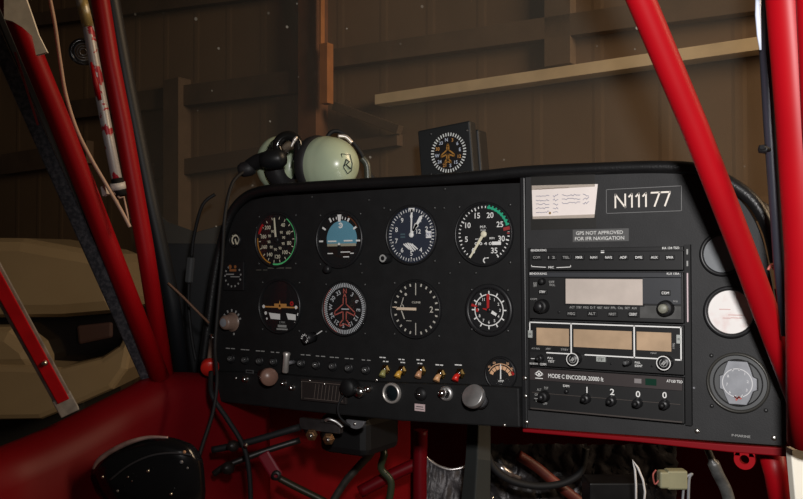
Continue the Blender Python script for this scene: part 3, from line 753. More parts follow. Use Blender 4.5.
for s_, px, py in (('ALT', 539.5, 389.5), ('TST', 546.5, 388), ('ON', 537.3, 394.5), ('SBY', 538.3, 400.5), ('OFF', 545.5, 403.5)): T(mb, t, s_, px, py, 4.4, 2.4)
x, z, w, h = R4(t, 540, 396.3, 543.5, 396.9); mb.rect(x - w / 2, z - h / 2, x + w / 2, z + h / 2, -.0150)
mb.build('mode_legend', GRYP, t)
x, z, w, h = R4(t, 635, 378.5, 642, 383); MB().box((x, -.0018, z), (w, .001, h)).build('ident_key', mat('key_grey', (.22, .2, .2), .5), t)
x, z, w, h = R4(t, 646, 378.5, 657, 385); MB().box((x, -.0018, z), (w, .001, h)).build('reply_lamp', mat('dark_green_lamp', (.008, .035, .022), .2), t)

# ------------------------------------------------------------------ circuit breakers and toggles
b0 = thing('circuit_breaker', 'first black circuit breaker in the row, next to the red knob', 'circuit breaker', P(232, 358.5, -.0), 'circuit breakers in the lower row')
MB().lathe([(.0062, 0), (.0062, .0022), (.0050, .0030), (.0042, .0030), (.0042, .001)], n=22).build('collar', PLAS, b0)
MB().lathe([(0, .0072), (.0022, .0071), (.0034, .0064), (.0036, .001)], n=20).build('button', mat('button_glint', (.05, .05, .05), .15), b0)
mb = MB().text('5', 0, 0, .0022, -.0075); mb.build('rating_digit', GRYP, b0)
names = ['second', 'third', 'fourth', 'fifth', 'sixth', 'seventh', 'eighth', 'ninth']
for i, (px, py) in enumerate([(246, 359.7), (260.5, 360.8), (274.5, 361.5), (302, 363), (317, 364.6), (333.5, 366), (349.5, 367.8), (366.5, 369.5)]):
    copy_thing(b0, P(px, py), '%s black circuit breaker counted from the red knob' % names[i])
# toggles
for (px, py, m, lab, dx) in [(386, 369.5, OLIVE, 'toggle switch with olive yellow lever tip', -.0), (402.5, 370.5, AMB, 'toggle switch with amber yellow lever tip pointing down left', -.004), (422, 370.5, COPP, 'toggle switch with brassy brown lever tip in the switch row', -.001), (441.5, 374, mat('orange_cap', (.62, .34, .16), .3), 'toggle switch with pale orange lever tip beside the red one', -.004), (460.5, 373.5, REDK, 'toggle switch with red lever tip at end of the switch row', -.005)]:
    t = thing('toggle_switch', lab, 'switch', P(px, py), 'toggle switches above the lower strip')
    MB().lathe([(.0060, 0), (.0060, .0018), (.0044, .0030), (.0030, .0042), (0, .0044)], n=6, smooth=False).build('nut', GOLD, t)
    MB().path([(0, -.002, 0), (dx * .35, -.006, -.0025), (dx * .5, -.0085, -.0070)], [.0022, .0030, .0040], 12).build('lever', m, t)
    MB().lathe([(0, .0058), (.0014, .0054), (.0018, .0042)], (.001, 0, .001), n=12).build('ball_joint', CHR, t)

# ------------------------------------------------------------------ lower strip controls
def pull(name, label, px, py, r, L, m, cat='knob', dx=0, dz=0, base=None, shaft=CHR, rs=.003, y0=YS, prof=None, collar=True):
    c = P(px, py, y0 - L); b = P(base[0], base[1], y0) if base else Vector((c.x + dx, y0, c.z + dz))
    t = thing(name, label, cat, b)
    d = (c - b); ax = d.normalized()
    MB().cyl((0, 0, 0), d, rs, rs, 16).build('shaft', shaft, t)
    if collar: MB().lathe([(rs * 1.9, 0), (rs * 1.9, .003), (rs * 1.2, .006), (rs, .006)], (0, 0, 0), n=20).build('collar', CHR, t)
    MB().lathe(prof(r) if prof else [(rs, -.004), (r * .8, -.003), (r, .0), (r, .006), (r * .93, .0085), (0, .009)], d, ax, n=32).build('knob_cap', m, t)
    return t
pull('throttle_control', 'bright red round pull knob at the far left', 210, 365.5, .0115, .040, REDK, base=(212, 338), shaft=TAN, rs=.0040, y0=0)
pull('carburettor_heat_knob', 'round brown pull knob on the lower strip by the chrome handle', 268, 376.5, .0110, .016, mat('brown_knob', (.22, .12, .09), .35), base=(262, 374), rs=.006, shaft=TAN, collar=False)
pull('primer_knob', 'large silver round knob at right end of the lower strip', 474.5, 397, .0128, .014, ALU, base=(482, 402), rs=.0085, shaft=DULL, prof=lambda r: [(.0085, -.002), (r * .96, -.002), (r, .0), (r, .004), (r * .95, .0052), (r * .93, .0053), (0, .0053)], collar=False)
# chrome T handle
c = P(287, 363, -.016); t = thing('fuel_handle', 'small vertical chrome cylinder handle standing out of the strip', 'handle', Vector((c.x, 0.0, c.z)))
MB().cyl((0, 0, 0), (0, -.016, 0), .0025).build('shaft', DULL, t)
MB().lathe([(0, .014), (.0040, .0135), (.0048, .012), (.0040, .008), (.0040, -.011), (.003, -.012), (0, -.012)], (0, -.018, 0), (.10, 0, 1), n=22).build('grip', SATIN, t)
for (px, py, r, lab) in [(246, 379, .0036, 'small chrome button below the breaker row, nearest the red knob'), (284.5, 383, .0030, 'small chrome ball button just right of the brown knob'), (293, 387.5, .0030, 'lower of two small chrome ball buttons, by the ribbed plate')]:
    t = thing('chrome_button', lab, 'button', P(px, py, YS)); MB().lathe([(0, .0065), (r * .7, .0058), (r, .0035), (r * .9, .001), (r * 1.3, .0008), (r * 1.3, 0)], n=20).build('button_cap', CHR, t)
mb = MB(); c = P(250, 371, YS)
t = thing('small_tag', 'tiny dim printed tag above the left chrome button', 'tag', P(250, 371.5, YS)); MB().box((0, -.0004, 0), (.013, .0008, .0042)).build('tag_plate', GREYD, t); MB().rect(-.005, -.001, .005, .001, -.001).build('tag_print', DARK, t)
# ribbed placard box
t = thing('correction_card', 'dim ribbed card holder with thin vertical lines on lower strip', 'card holder', P(325, 391, YS))
MB().box((0, -.002, 0), (.068, .004, .026)).build('holder', mat('holder_black', (.022, .018, .017), .4), t, bevel=.0008)
mb = MB()
for i in range(9): mb.tick(8, -.009, .009, .0006, -.0043, (-.012 + i * .0052, -.001))
mb.stroke([(-.032, .010), (.030, .010)], .0006, -.0043).stroke([(-.028, -.010), (.030, -.010)], .0005, -.0043).stroke([(-.032, .010), (-.032, -.011)], .0006, -.0043)
mb.build('printed_lines', mat('faint_brown_print', (.13, .10, .085), .6), t)
for x, z in ((-.020, .0115), (.002, .009), (.029, .0)): MB().lathe([(0, .0012), (.0014, .001), (.0016, 0)], (x, -.004, z), n=10).build('screw', SCREW, t)
# black rotary with chrome body (primer lock)
t = thing('mixture_control', 'black round knob with chrome body hanging beside the ribbed card', 'knob', P(357.5, 388, YS))
MB().lathe([(0, .018), (.0085, .018), (.0100, .015), (.0100, .006), (.008, .004), (.008, 0)], (-.004, 0, .002), n=28).build('knob_cap', DARK, t)
MB().lathe([(0, .012), (.005, .012), (.0065, .009), (.0065, 0)], (.0080, 0, -.003), n=18).build('chrome_body', CHR, t)
MB().lathe([(0, .008), (.0035, .008), (.004, 0)], (.0175, 0, .0005), n=14).build('chrome_tip', CHR, t)
MB().path(smooth([(-.012, -.008, -.006), (-.019, -.012, -.020), (-.018, -.010, -.034), (-.008, -.002, -.045)], 6), .0013, 8).build('clip', RUB, t)
# bracket tab under the strip
t = thing('bracket_tab', 'dull rounded metal tab with a screw under the lower strip', 'bracket', P(356.5, 423.5, YS))
mb = MB(); n = 16
pts = [(-.013, .004), (.013, .004)] + [(.013 * math.cos(-a_ / n * PI), .004 - .010 * math.sin(a_ / n * PI)) for a_ in range(1, n)]
mb.prism(pts, -.003, .001); mb.build('tab', DULL, t, bevel=.0006); MB().lathe([(0, .0018), (.0016, .0014), (.002, 0)], (0, -.003, .0), n=12).build('screw', SCREW, t)
t = thing('warning_light', 'round dark lens in a bright chrome ring on lower strip', 'indicator lamp', P(392.5, 393, YS))
MB().lathe([(.0118, 0), (.0118, .003), (.0110, .0046), (.0096, .0046), (.0088, .003), (.0088, 0)], n=36).build('ring', SATIN, t)
MB().lathe([(0, .0048), (.005, .0042), (.0088, .002)], n=32).build('lens', SMOKE, t)
t = thing('ignition_lock', 'small black round lock above the tiny pink-white tag', 'lock', P(421, 394, YS))
MB().lathe([(0, .004), (.0028, .004), (.0066, .003), (.0078, 0)], n=26).build('escutcheon', DARK, t); MB().lathe([(0, .0062), (.0014, .006), (.0018, .004)], (.0004, 0, 0), n=12).build('keyway', CHR, t)
t = thing('white_tag', 'tiny pink-white printed tag stuck on the lower strip', 'tag', P(420, 407.5, YS)); MB().box((0, -.0003, 0), (.0132, .0006, .0078)).build('tag_plate', mat('tag_pink', (.55, .42, .42), .7), t)
MB().rect(-.0045, .0004, .0045, .0014, -.0008).rect(-.0055, -.002, .0052, -.0012, -.0008).build('tag_print', GREYD, t)
t = thing('starter_switch', 'chrome push switch in a round nut, left of the big silver knob', 'switch', P(446.5, 393.5, YS))
MB().lathe([(.0082, 0), (.0082, .002), (.0062, .004), (.005, .003), (.005, 0)], n=30).build('nut', ALU, t)
MB().lathe([(0, .012), (.0034, .0115), (.004, .009), (.004, 0)], (-.001, 0, .001), n=20).build('plunger', CHR, t)

# ------------------------------------------------------------------ compass box on top
YC = 0.03
t = thing('compass_box', 'black square panel compass standing on the glare shield', 'compass', P(448, 176, YC))
cx, cz, w, h = (lambda c, w, h: (c.x - t.location.x, c.z - t.location.z, w, h))(P(447.5, 152.5, YC), P(474, 150, YC).x - P(421, 150, YC).x, 53 * mpp(447, 150, YC))
Rz = Matrix.Rotation(math.radians(-5), 3, 'Y')
MB().box((cx, .002, cz), (w * .99, .016, h), 0, Rz).build('front_frame', mat('compass_case', (.010, .011, .0115), .55, spec=.3), t, bevel=.002)
MB().box((cx + .004, .020, cz - .003), (w * .96, .022, h * .84), 0, Rz).build('rear_case', DARK, t, bevel=.002)
c = P(448, 152.5, YC - .008); cc = (c.x - t.location.x, c.z - t.location.z); Rr = 20.6 * mpp(448, 152)
MB().disc(Rr * 1.04, -.0066, cc, 48).build('dial_face', mat('compass_black', (.005, .004, .004), .5), t)
MB().ticks(40, 0, 360, Rr * .83, Rr, .0014, -.0070, cc, inc=False).build('tick_ring', mat('compass_white', (.6, .62, .6), .6), t)
mb = MB(); mo = MB()
for k, s_ in enumerate(['N', '3', '6', 'E', '12', '15', 'S', '21', '24', 'W', '30', '33']):
    a = math.radians(k * 30 - 10); (mo if k in (1, 4, 7, 10) else mb).text(s_, cc[0] + Rr * .66 * math.sin(a), cc[1] + Rr * .66 * math.cos(a), Rr * .17, -.0070)
mb.build('card_letters', mat('card_blue_white', (.5, .55, .65), .6), t)
mo.build('orange_letters', ORNG, t)
MB().stroke([(cc[0] + x * Rr * .72 - Rr * .03, cc[1] + z * Rr * .72) for x, z in PL], Rr * .07, -.0072, closed=True).build('airplane_outline', mat('outline_orange', (.34, .16, .03), .5), t)
for sx in (-1, 1):
    for sz in (-1, 1): MB().lathe([(0, .0014), (.0014, .0012), (.0018, 0)], (cc[0] + sx * Rr * 1.02, -.0062, cc[1] + sz * Rr * 1.02), n=12).build('screw', BSCR, t)
MB().disc(Rr * 1.05, -.0085, cc, 48).build('glass', GLS, t)

# ------------------------------------------------------------------ headset on top
hc = Pd(326, 164.8, 1.11)
t = thing('aviation_headset', 'headset with pale green ear cups lying on the glare shield', 'headset', Vector((hc.x, hc.y, hc.z - .040)))
o_ = Vector(t.location); hc = hc - o_
ax = Vector((math.cos(math.radians(-8)), math.sin(math.radians(-8)), -.10)).normalized()
def dome(c, ax, r, h, sx):
    prof = [(r * 1.0, -.008), (r * 1.02, -.002), (r * 1.02, .003)] + [(r * (1 - (k / 12) ** 2.2) ** .5 if k < 12 else 0, .003 + h * (k / 12)) for k in range(1, 13)]
    return MB().lathe(prof, c, ax, n=44, sx=sx)
cup = dome(hc, ax, .0365, .046, .92).build('ear_cup', MINT, t)
MB().lathe([(.030, -.006), (.0365, -.008), (.0385, -.016), (.037, -.024), (.032, -.030), (.020, -.030)], hc, ax, n=40, sx=.92).build('ear_cushion', FOAM, t)
u = Vector((0, 0, 1)).cross(ax).normalized(); w_ = ax.cross(u)
def onc(a, b):                               # point on the dome surface seen at (a, b) across the axis
    q_ = min(.97, math.hypot(a / .92, b) / .0365); h = .003 + .046 * (1 - q_ * q_) ** (1 / 2.2)
    return hc + u * a + w_ * b + ax * (h + .0004)
def bp(px, py):                              # nearest badge point under a view ray
    best = None
    for i in range(-14, 15):
        for k in range(-14, 15):
            p_ = onc(i * .0022, k * .0022) + o_; d = p_ - CP; z = d.dot(fw); x = d.dot(rt) / z * F + 401.5; y = 249.5 - d.dot(up) / z * F
            if (p_ - (o_ + hc)).normalized().dot((CP - p_).normalized()) < 0: continue
            e = (x - px) ** 2 + (y - py) ** 2
            if best is None or e < best[0]: best = (e, p_ - o_)
    return best[1]
MB().path([bp(*q_) for q_ in [(342, 153.5), (350, 155), (353, 163), (352, 171), (348, 173), (343, 168), (342, 153.5)]], .0006, 6).path([bp(*q_) for q_ in [(345, 166), (347, 159), (350, 162), (347, 164), (350, 168)]], .0010, 6).build('badge', DARK, cup)
h2 = hc - ax * .088 + Vector((0, -.006, -.001)); ax2 = -ax
dome(h2, ax2, .0365, .014, .92).build('ear_cup', mat('cup_mint_far', (0.40, 0.47, 0.33), 0.28), t)
MB().lathe([(.030, -.006), (.0350, -.008), (.0365, -.016), (.035, -.026), (.030, -.032), (.020, -.032)], h2, ax2, n=40, sx=.92).build('ear_cushion', FOAM, t)
GB = mat('glossy_black', (.008, .008, .008), .12)
def hp(pts, d): return [Pd(a_, b_, d) - o_ for a_, b_ in pts]
MB().path(smooth(hp([(326, 139), (331, 132.5), (337, 131), (344, 134), (352, 141), (361, 153), (367, 166), (372, 177), (382, 185)], 1.15), 5), .0030, 10).build('headband', RUB, t)
MB().path(smooth(hp([(338, 136), (346, 137), (352, 143)], 1.125), 5), .0028, 8).build('chrome_clip', SATIN, t)
MB().path(smooth(hp([(362, 158), (367, 165), (368, 180)], 1.14), 5), .0050, 10).build('stirrup', mat('stirrup_grey', (.06, .065, .055), .4, .4), t)
MB().path(smooth(hp([(281, 156), (277, 146), (282, 138), (290, 136), (297, 141), (299, 150), (297, 162)], 1.105), 5), .0068, 12).build('boom_pivot', GB, t)
MB().path(smooth(hp([(297, 136.5), (294, 141), (291, 147)], 1.09), 5), [.0012, .0016, .0022, .0026, .0026, .0022, .002, .0018, .0016, .0014, .0012], 8).build('chrome_tip', SATIN, t)
MB().lathe([(0, -.019), (.009, -.017), (.0125, -.008), (.0125, .008), (.009, .015), (0, .017)], hp([(274, 159)], 1.10)[0], (1, .4, .1), n=24).build('pivot_housing', mat('pivot_black', (.008, .009, .010), .4, spec=.3), t)
MB().path(smooth(hp([(285, 157), (268, 158)], 1.105) + hp([(258, 161)], 1.115) + hp([(250, 166), (245, 171)], 1.125), 5), [.009] * 10 + [.0095] * 6 + [.0085] * 5, 14).build('microphone', RUB, t)
MB().lathe([(0, .012), (.008, .010), (.010, .004), (.010, -.006), (.007, -.011), (0, -.012)], hp([(247, 169)], 1.122)[0], (1, .5, .2), n=24).build('foam_windscreen', FOAM, t)

# headset cable
cab = smooth([Pd(243, 172, 1.08), Pd(232, 184, 1.06), Pd(225, 215, 1.04), Pd(222, 262, 1.04), Pd(217, 318, 1.03), Pd(215, 350, 1.02), Pd(217, 380, 1.00), Pd(213, 412, .99), Pd(201, 450, .97), Pd(186, 505, .94)], 8)
tag(MB().path(cab, .0022, 8).build('headset_cable', RUB), 'thin black cable running down the left edge of the panel from the headset', 'cable')
c2 = smooth([Pd(211, 372, 1.02), Pd(212, 395, 1.0), Pd(228, 420, 1.0), Pd(243, 445, 1.0), Pd(249, 470, 1.0), Pd(251, 505, 1.0)], 8)
tag(MB().path(c2, .0030, 8).build('throttle_cable', RUB), 'black sheathed cable dropping from the red knob past the footwell', 'cable')
c3 = smooth([Pd(168, 283, 1.08), Pd(182, 296, 1.08), Pd(196, 310, 1.08), Pd(209, 323, 1.09)], 6)
tag(MB().path(c3, .0015, 8).build('brown_cord', CORDB), 'short thin brown cord crossing the dark corner left of the panel', 'cord')
t = thing('inline_connector', 'dim grey rectangular plug on a black lead left of the panel', 'connector', Pd(190, 270, 1.13))
MB().box((0, 0, 0), (.009, .008, .034), 0, Matrix.Rotation(.12, 3, 'Y')).build('plug_body', GREYD, t, bevel=.002)
MB().path(smooth([(.003, 0, .017), (.007, 0, .045), (.022, 0, .085), (.035, .01, .10)], 5), .0022, 8).path(smooth([(-.002, 0, -.017), (-.002, 0, -.05), (.004, 0, -.09), (.012, 0, -.12)], 5), .0022, 8).build('lead', RUB, t)

# ------------------------------------------------------------------ airframe: left side
XL = -0.90
fr = thing('door_post_frame', 'welded red tube frame crossing between the windshield and the left door', 'frame', Pd(163, 380, 1.06))
def wf(mb, name, m, **k): return mb.build(name, m, fr, world=True, **k)
wf(MB().path([Pd(-80, -200, .80), Pd(7, -6, .88), Pd(61, 125, .93), Pd(110, 250, .99), Pd(160, 378, 1.055)], .0118, 20), 'rear_tube', RED)
wf(MB().path([Pd(64, -210, .96), Pd(99, -8, 1.0), Pd(110, 60, 1.01), Pd(123, 125, 1.02), Pd(145.5, 250, 1.05), Pd(166, 380, 1.08)], .0108, 20), 'front_tube', RED)
wf(MB().path([Pd(76, -210, .99), Pd(110, -8, 1.03), Pd(126, 80, 1.05), Pd(150, 200, 1.08), Pd(172, 300, 1.10), Pd(184, 385, 1.13)], .010, 16), 'windshield_channel', mat('channel_blue_black', (.010, .012, .015), .5, .1))
def strip(a, b, wpx, d0, d1, th):            # a flat bar along two points, broad side to the cabin
    pa, pb = Pd(*a, d0), Pd(*b, d1); w_ = wpx * (d0 + d1) / 2 / F
    return MB().beam(pa, pb, w_, th, upv=Vector((0.72, -0.69, 0)))
wf(strip((-98, -173), (152, 388), 14, .823, 1.06, .006), 'weathered_channel', GUN, bevel=.0015)
wf(strip((-80, -173), (158, 388), 10, .846, 1.07, .010), 'door_seal', mat('seal_black', (.018, .018, .022), .5), bevel=.003)
wf(strip((15, 52), (38, 125), 2, .905, .93, .003), 'paint_edge', mat('chipped_red', (.42, .02, .02), .5))
# torn tape on the rear tube
p = [Pd(*q_, .868) for q_ in [(4, -4), (25, -4), (32, 16), (38, 34), (47, 52), (36, 55), (32, 36), (22, 27), (12, 21), (4, 19)]]
p2 = [v + Vector((-.003, .004, 0)) for v in p]; n = len(p)
tag(MB().add(p + p2, [list(range(n)), list(range(2 * n - 1, n - 1, -1))] + [(i, n + i, n + (i + 1) % n, (i + 1) % n) for i in range(n)]).build('torn_tape', TAPEW), 'torn cream fabric tape stuck on the top of the left red tube', 'tape')
# beige cord
c4 = smooth([Pd(49, -6, .90), Pd(55, 25, .91), Pd(60, 60, .92), Pd(66, 95, .93), Pd(77, 130, .94), Pd(92, 160, .95), Pd(106, 184, .955), Pd(121, 210, .965), Pd(130, 227, .97)], 8)
tag(MB().path(c4, .0020, 8).build('beige_cord', CORD), 'thin beige cord hanging between the two red tubes at the left', 'cord')
t = thing('wire_loop', 'small bent wire triangle hanging under the white clamp', 'wire', Pd(122, 200, .995))
o_ = Vector(t.location)
MB().path([Pd(*q_, .995) - o_ for q_ in [(113, 192), (120, 198), (124, 197), (127, 212), (130, 226), (122, 212), (117, 200)]], .0012, 6).build('wire', CORD, t)
t = thing('control_rod', 'chipped white painted rod with gold top between the red tubes', 'rod', Pd(119, 180, 1.0)); o_ = Vector(t.location)
MB().path([v - o_ for v in smooth([Pd(88, 26, .97), Pd(94, 60, .975), Pd(103, 108, .985), Pd(110, 145, .99), Pd(117, 180, 1.0)], 6)], .0062, 16).build('rod', CHIP, t)
MB().path([v - o_ for v in [Pd(80, -6, .965), Pd(84, 10, .967), Pd(88, 27, .97)]], .0066, 16).build('gold_sleeve', mat('gold_tape', (.34, .26, .10), .45, .3, col2=(.5, .48, .40), vscale=90), t)
MB().path([v - o_ for v in [Pd(91, 62, .965), Pd(96, 84, .97), Pd(100, 100, .972)]], [.0012, .0035, .0022], 10).build('red_flag', RED, t)
cl = MB().lathe([(.0072, -.004), (.0088, -.004), (.0088, .004), (.0072, .004)], Pd(118, 186, 1.0) - o_, (Pd(118, 186, 1) - Pd(110, 145, .99)).normalized(), n=24, close=True).build('clamp_ring', mat('clamp_pale', (.6, .58, .56), .4), t)
MB().box(Pd(105.5, 190.5, .99) - o_, (.009, .006, .012), 0, Matrix.Rotation(-.3, 3, 'Y')).build('clamp_block', mat('clamp_white', (.6, .55, .52), .5), t, bevel=.001)
MB().cyl(Pd(117, 179, 1.0) - o_, Pd(121, 196, 1.0) - o_, .0072).build('rubber_sleeve', RUB, t)
t = thing('air_vent', 'glossy black round vent behind the chipped white rod', 'vent', Pd(83, 52, 1.03))
vd = (CP - Pd(83, 52, 1.03)).normalized()
MB().lathe([(.0145, -.004), (.0165, .0), (.015, .004), (.011, .002), (.011, 0)], (0, 0, 0), vd, n=30).build('housing', mat('vent_gloss', (.02, .02, .022), .12), t)
for k in range(3): MB().lathe([(.003 + k * .003, .001), (.0042 + k * .003, .003), (.005 + k * .003, .001)], (0, 0, 0), vd, n=24).build('grille_ring', mat('vent_ring', (.10, .10, .11), .15), t)

# door bar with rivet
t = thing('door_bar', 'red bar with grey metal edges and end cap at lower left', 'bar', Pd(66, 412, .93)); o_ = Vector(t.location)
pa, pb = Pd(-14, 259, .83) - o_, Pd(65.5, 404, .93) - o_
MB().beam(pa, pb, .0195, .006, upv=Vector((0.78, -0.62, 0))).build('metal_backing', ALU and mat('worn_metal', (.34, .32, .31), .5, .3, var=.3, vscale=60), t, bevel=.001)
d_ = (pb - pa).normalized(); nrm = Vector((0.78, -0.62, 0))
MB().beam(pa + nrm * .0035, pb - d_ * .006 + nrm * .0035, .0130, .006, upv=nrm).build('red_face', mat('bar_red', (.50, .004, .012), .4, var=.15, vscale=40), t, bevel=.001)
MB().beam(pb - d_ * .012 + nrm * .001, pb + d_ * .012 + nrm * .001, .0205, .008, upv=nrm).build('end_cap', mat('cap_grey', (.42, .42, .42), .5, .2, var=.3, vscale=80), t, bevel=.001)
rc = Pd(44.5, 363, .893) - o_
MB().lathe([(0, .003), (.002, .0025), (.0034, 0)], rc, (CP - Pd(44, 363, .9)).normalized(), n=16).build('rivet', SCREW, t)

# red side panel under the left door
top = [Pd(-30, 462, .86), Pd(4, 449, .90), Pd(50, 430, .94), Pd(100, 405, .99), Pd(130, 390, 1.03), Pd(160, 376, 1.07), Pd(205, 376, 1.135), Pd(250, 388, 1.25)]
top = smooth(top, 5)
vs = []; fs = []
prof = [(-.012, -.03), (-.010, -.004), (-.004, -.001), (.004, -.001), (.018, -.006), (.028, -.016), (.033, -.032), (.035, -.14), (.037, -.30)]
for p_ in top: vs += [p_ + Vector((a_, 0, b_)) for a_, b_ in prof]
K = len(prof)
for i in range(len(top) - 1):
    for k in range(K - 1): a_ = i * K + k; fs.append((a_, a_ + 1, a_ + 1 + K, a_ + K))
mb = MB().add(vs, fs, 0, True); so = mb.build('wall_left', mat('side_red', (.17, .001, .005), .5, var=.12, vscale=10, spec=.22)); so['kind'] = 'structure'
m_ = so.modifiers.new('s', 'SOLIDIFY'); m_.thickness = .004

# glossy black cover with rim
t = thing('trim_cover', 'glossy black curved cover with worn metal rim and small screws, bottom left', 'cover', Pd(145, 470, .92)); o_ = Vector(t.location)
outl = [(91, 474), (97, 463), (110, 453), (128, 444), (148, 438), (168, 437), (184, 441), (196, 448), (204, 468), (200, 515), (150, 522), (112, 506), (101, 495), (95, 485)]
pp = smooth([Pd(*q_, .915) for q_ in outl] + [Pd(*outl[0], .915)], 4)[:-1]
front = [v - o_ for v in pp]; cen = sum(front, Vector()) / len(front)
vd = (CP - Pd(145, 470, .92)).normalized()
mid = [cen + (v - cen) * .82 + vd * .010 for v in front]; inn = [cen + (v - cen) * .55 + vd * .013 for v in front]; back = [v - vd * .03 for v in front]
n = len(front); fs = []
for L_ in range(3):
    for i in range(n): j = (i + 1) % n; fs.append((L_ * n + i, L_ * n + j, (L_ + 1) * n + j, (L_ + 1) * n + i))
fs.append([3 * n + i for i in range(n)])
MB().add(back + front + mid + inn, fs, 0, True).build('shell', mat('shell_gloss', (.006, .006, .007), .16), t)
MB().path([v - o_ for v in smooth([Pd(*q_, .908) for q_ in [(93, 469), (98, 461), (110, 452), (128, 443), (148, 437.5), (168, 437.5)]], 6)], [.0012 + .0016 * min(1, k_ / 8) * min(1, (30 - k_) / 12) for k_ in range(31)], 8).build('metal_rim', mat('rim_metal', (.42, .28, .26), .4, .4, var=.3, vscale=90), t)
MB().path([v - o_ for v in smooth([Pd(*q_, .900) for q_ in [(110, 480), (128, 466), (150, 456), (172, 453), (192, 455)]], 6)], .0012, 6).build('inner_seam', mat('seam_grey', (.04, .04, .045), .3), t)
for (px, py, r, m) in [(148, 471, .0018, SCREW), (128, 477, .0012, SCREW), (132, 481, .0009, SCREW), (102.5, 477, .0016, SCREW), (117.5, 491, .0015, DULL), (184.5, 452, .0018, COPP), (181.5, 462, .0020, DULL), (187.5, 468, .0014, DULL), (171, 494, .0018, SCREW)]:
    MB().lathe([(0, .0012), (r * .8, .0008), (r, 0)], Pd(px, py, .896) - o_, vd, n=12).build('screw', m, t)

# ------------------------------------------------------------------ airframe: right side
t = thing('windshield_brace', 'long red diagonal tube crossing in front of the radios at right', 'tube', Pd(790, 372, .70)); o_ = Vector(t.location)
MB().path([Pd(*q_[:2], q_[2]) - o_ for q_ in [(548, -220, .565), (636, -12, .625), (694, 125, .655), (742.5, 250, .683), (777, 342, .70), (803, 410, .715)]], .0103, 24).build('tube', RED, t)
t = thing('right_door_post', 'thick red upright post at the right edge of the picture', 'post', Pd(797, 300, .60)); o_ = Vector(t.location)
MB().path([Pd(*q_[:2], q_[2]) - o_ for q_ in [(770, -220, .565), (788, -12, .58), (794, 60, .585), (799, 125, .59), (807, 250, .60), (808, 350, .62), (808, 442, .64)]], .0150, 24).build('tube', RED, t)
MB().path([Pd(*q_[:2], q_[2]) - o_ for q_ in [(792, -220, .54), (812, -12, .56), (818, 125, .57), (826, 250, .58), (832, 442, .60)]], .0100, 16).build('rear_tube', RED, t)
t = thing('window_channel', 'dark upright window channel beside the red right post', 'channel', Pd(775, 260, .66)); o_ = Vector(t.location)
MB().path([Pd(*q_[:2], q_[2]) - o_ for q_ in [(764, -12, .64), (768, 60, .645), (770.5, 125, .65), (775, 200, .655), (779, 262, .66), (786, 335, .67)]], [.0062, .0060, .0052, .0046, .0044, .004], 14).build('channel', mat('channel_dark', (.03, .03, .042), .35, .2), t)
MB().path([Pd(*q_[:2], q_[2]) - o_ for q_ in [(758.3, -12, .635), (758, 15, .635), (759, 35, .636), (760.5, 50, .637)]], [.0021, .0021, .0016, .0008], 10).build('edge_reflection', mat('reflection_blue', (.60, .66, .80), .3), t)  # reflection along the window edge, painted as a bluish white strip
MB().lathe([(0, .006), (.003, .005), (.0036, 0)], Pd(766, 149, .645) - o_, (-1, -.4, 0), n=14).cyl(Pd(762, 147, .64) - o_, Pd(770, 150, .65) - o_, .0018).build('latch', DARK, t)
t = thing('red_lead', 'small red wire end showing beside the right window channel', 'wire', Pd(772, 267, .70)); o_ = Vector(t.location)
MB().path([v - o_ for v in smooth([Pd(768, 270, .70), Pd(771, 265, .70), Pd(775, 266, .70), Pd(772, 269, .70)], 4)], .0012, 6).build('wire', REDDIM, t)
# red longeron under the radio panel
yb = .004
t = thing('lower_cross_tube', 'red cross bar running along under the radio panel with a drilled tab', 'bar', P(740, 450, yb)); o_ = Vector(t.location)
pts = [P(*q_, yb) for q_ in [(524, 428), (640, 437), (730, 444), (812, 449), (812, 458), (730, 451.5), (640, 441.5), (524, 431.5)]]
MB().prism([(v.x - o_.x, v.z - o_.z) for v in pts], -.004, .010).build('bar', mat('bar_dark_red', (.20, .001, .005), .5, spec=.25), t, bevel=.001)
cc = P(745, 459, yb) - o_
mb = MB(); n = 28; vs = []
for yq in (-.003, .003):
    for r in (.0042, .0092): vs += [(cc.x + r * math.cos(2 * PI * k / n), yq, cc.z + r * math.sin(2 * PI * k / n)) for k in range(n)]
fs = []
for k in range(n):
    j = (k + 1) % n
    fs += [(k, j, n + j, n + k), (2 * n + k, 3 * n + k, 3 * n + j, 2 * n + j), (k, 2 * n + k, 2 * n + j, j), (n + k, n + j, 3 * n + j, 3 * n + k)]
mb.add(vs, fs); mb.box((cc.x - .0065, 0, cc.z + .0075), (.005, .006, .009)).box((cc.x + .0065, 0, cc.z + .0075), (.005, .006, .009)); mb.build('drilled_tab', RED, t)
# right side structure: red panel beside the post, door frame below
def plate(name, pts, th, m, nrm, struct_=True):
    n = len(pts); b = [v - nrm * th for v in pts]
    o = MB().add(pts + b, [list(range(n)), list(range(2 * n - 1, n - 1, -1))] + [(i, n + i, n + (i + 1) % n, (i + 1) % n) for i in range(n)]).build(name, m, bevel=.001)
    if struct_: o['kind'] = 'structure'
    return o
plate('wall_right', [Pd(781, 345, .80), Pd(815, 335, .74), Pd(822, 452, .74), Pd(787, 448, .785)], .006, RED, Vector((-.6, .8, 0)) * -1)
dfm = thing('door_frame_leg', 'red lower door frame leg at the bottom right corner', 'frame', Pd(775, 475, .78)); o_ = Vector(dfm.location)
MB().path([Pd(*q_, .80) - o_ for q_ in [(771, 450), (776, 475), (781, 512)]], [.012, .0105, .0095], 18).build('leg', RED, dfm)
wc = thing('white_door_trim', 'cream white strip at the extreme bottom right corner', 'trim', Pd(801, 480, .67)); o_ = Vector(wc.location)
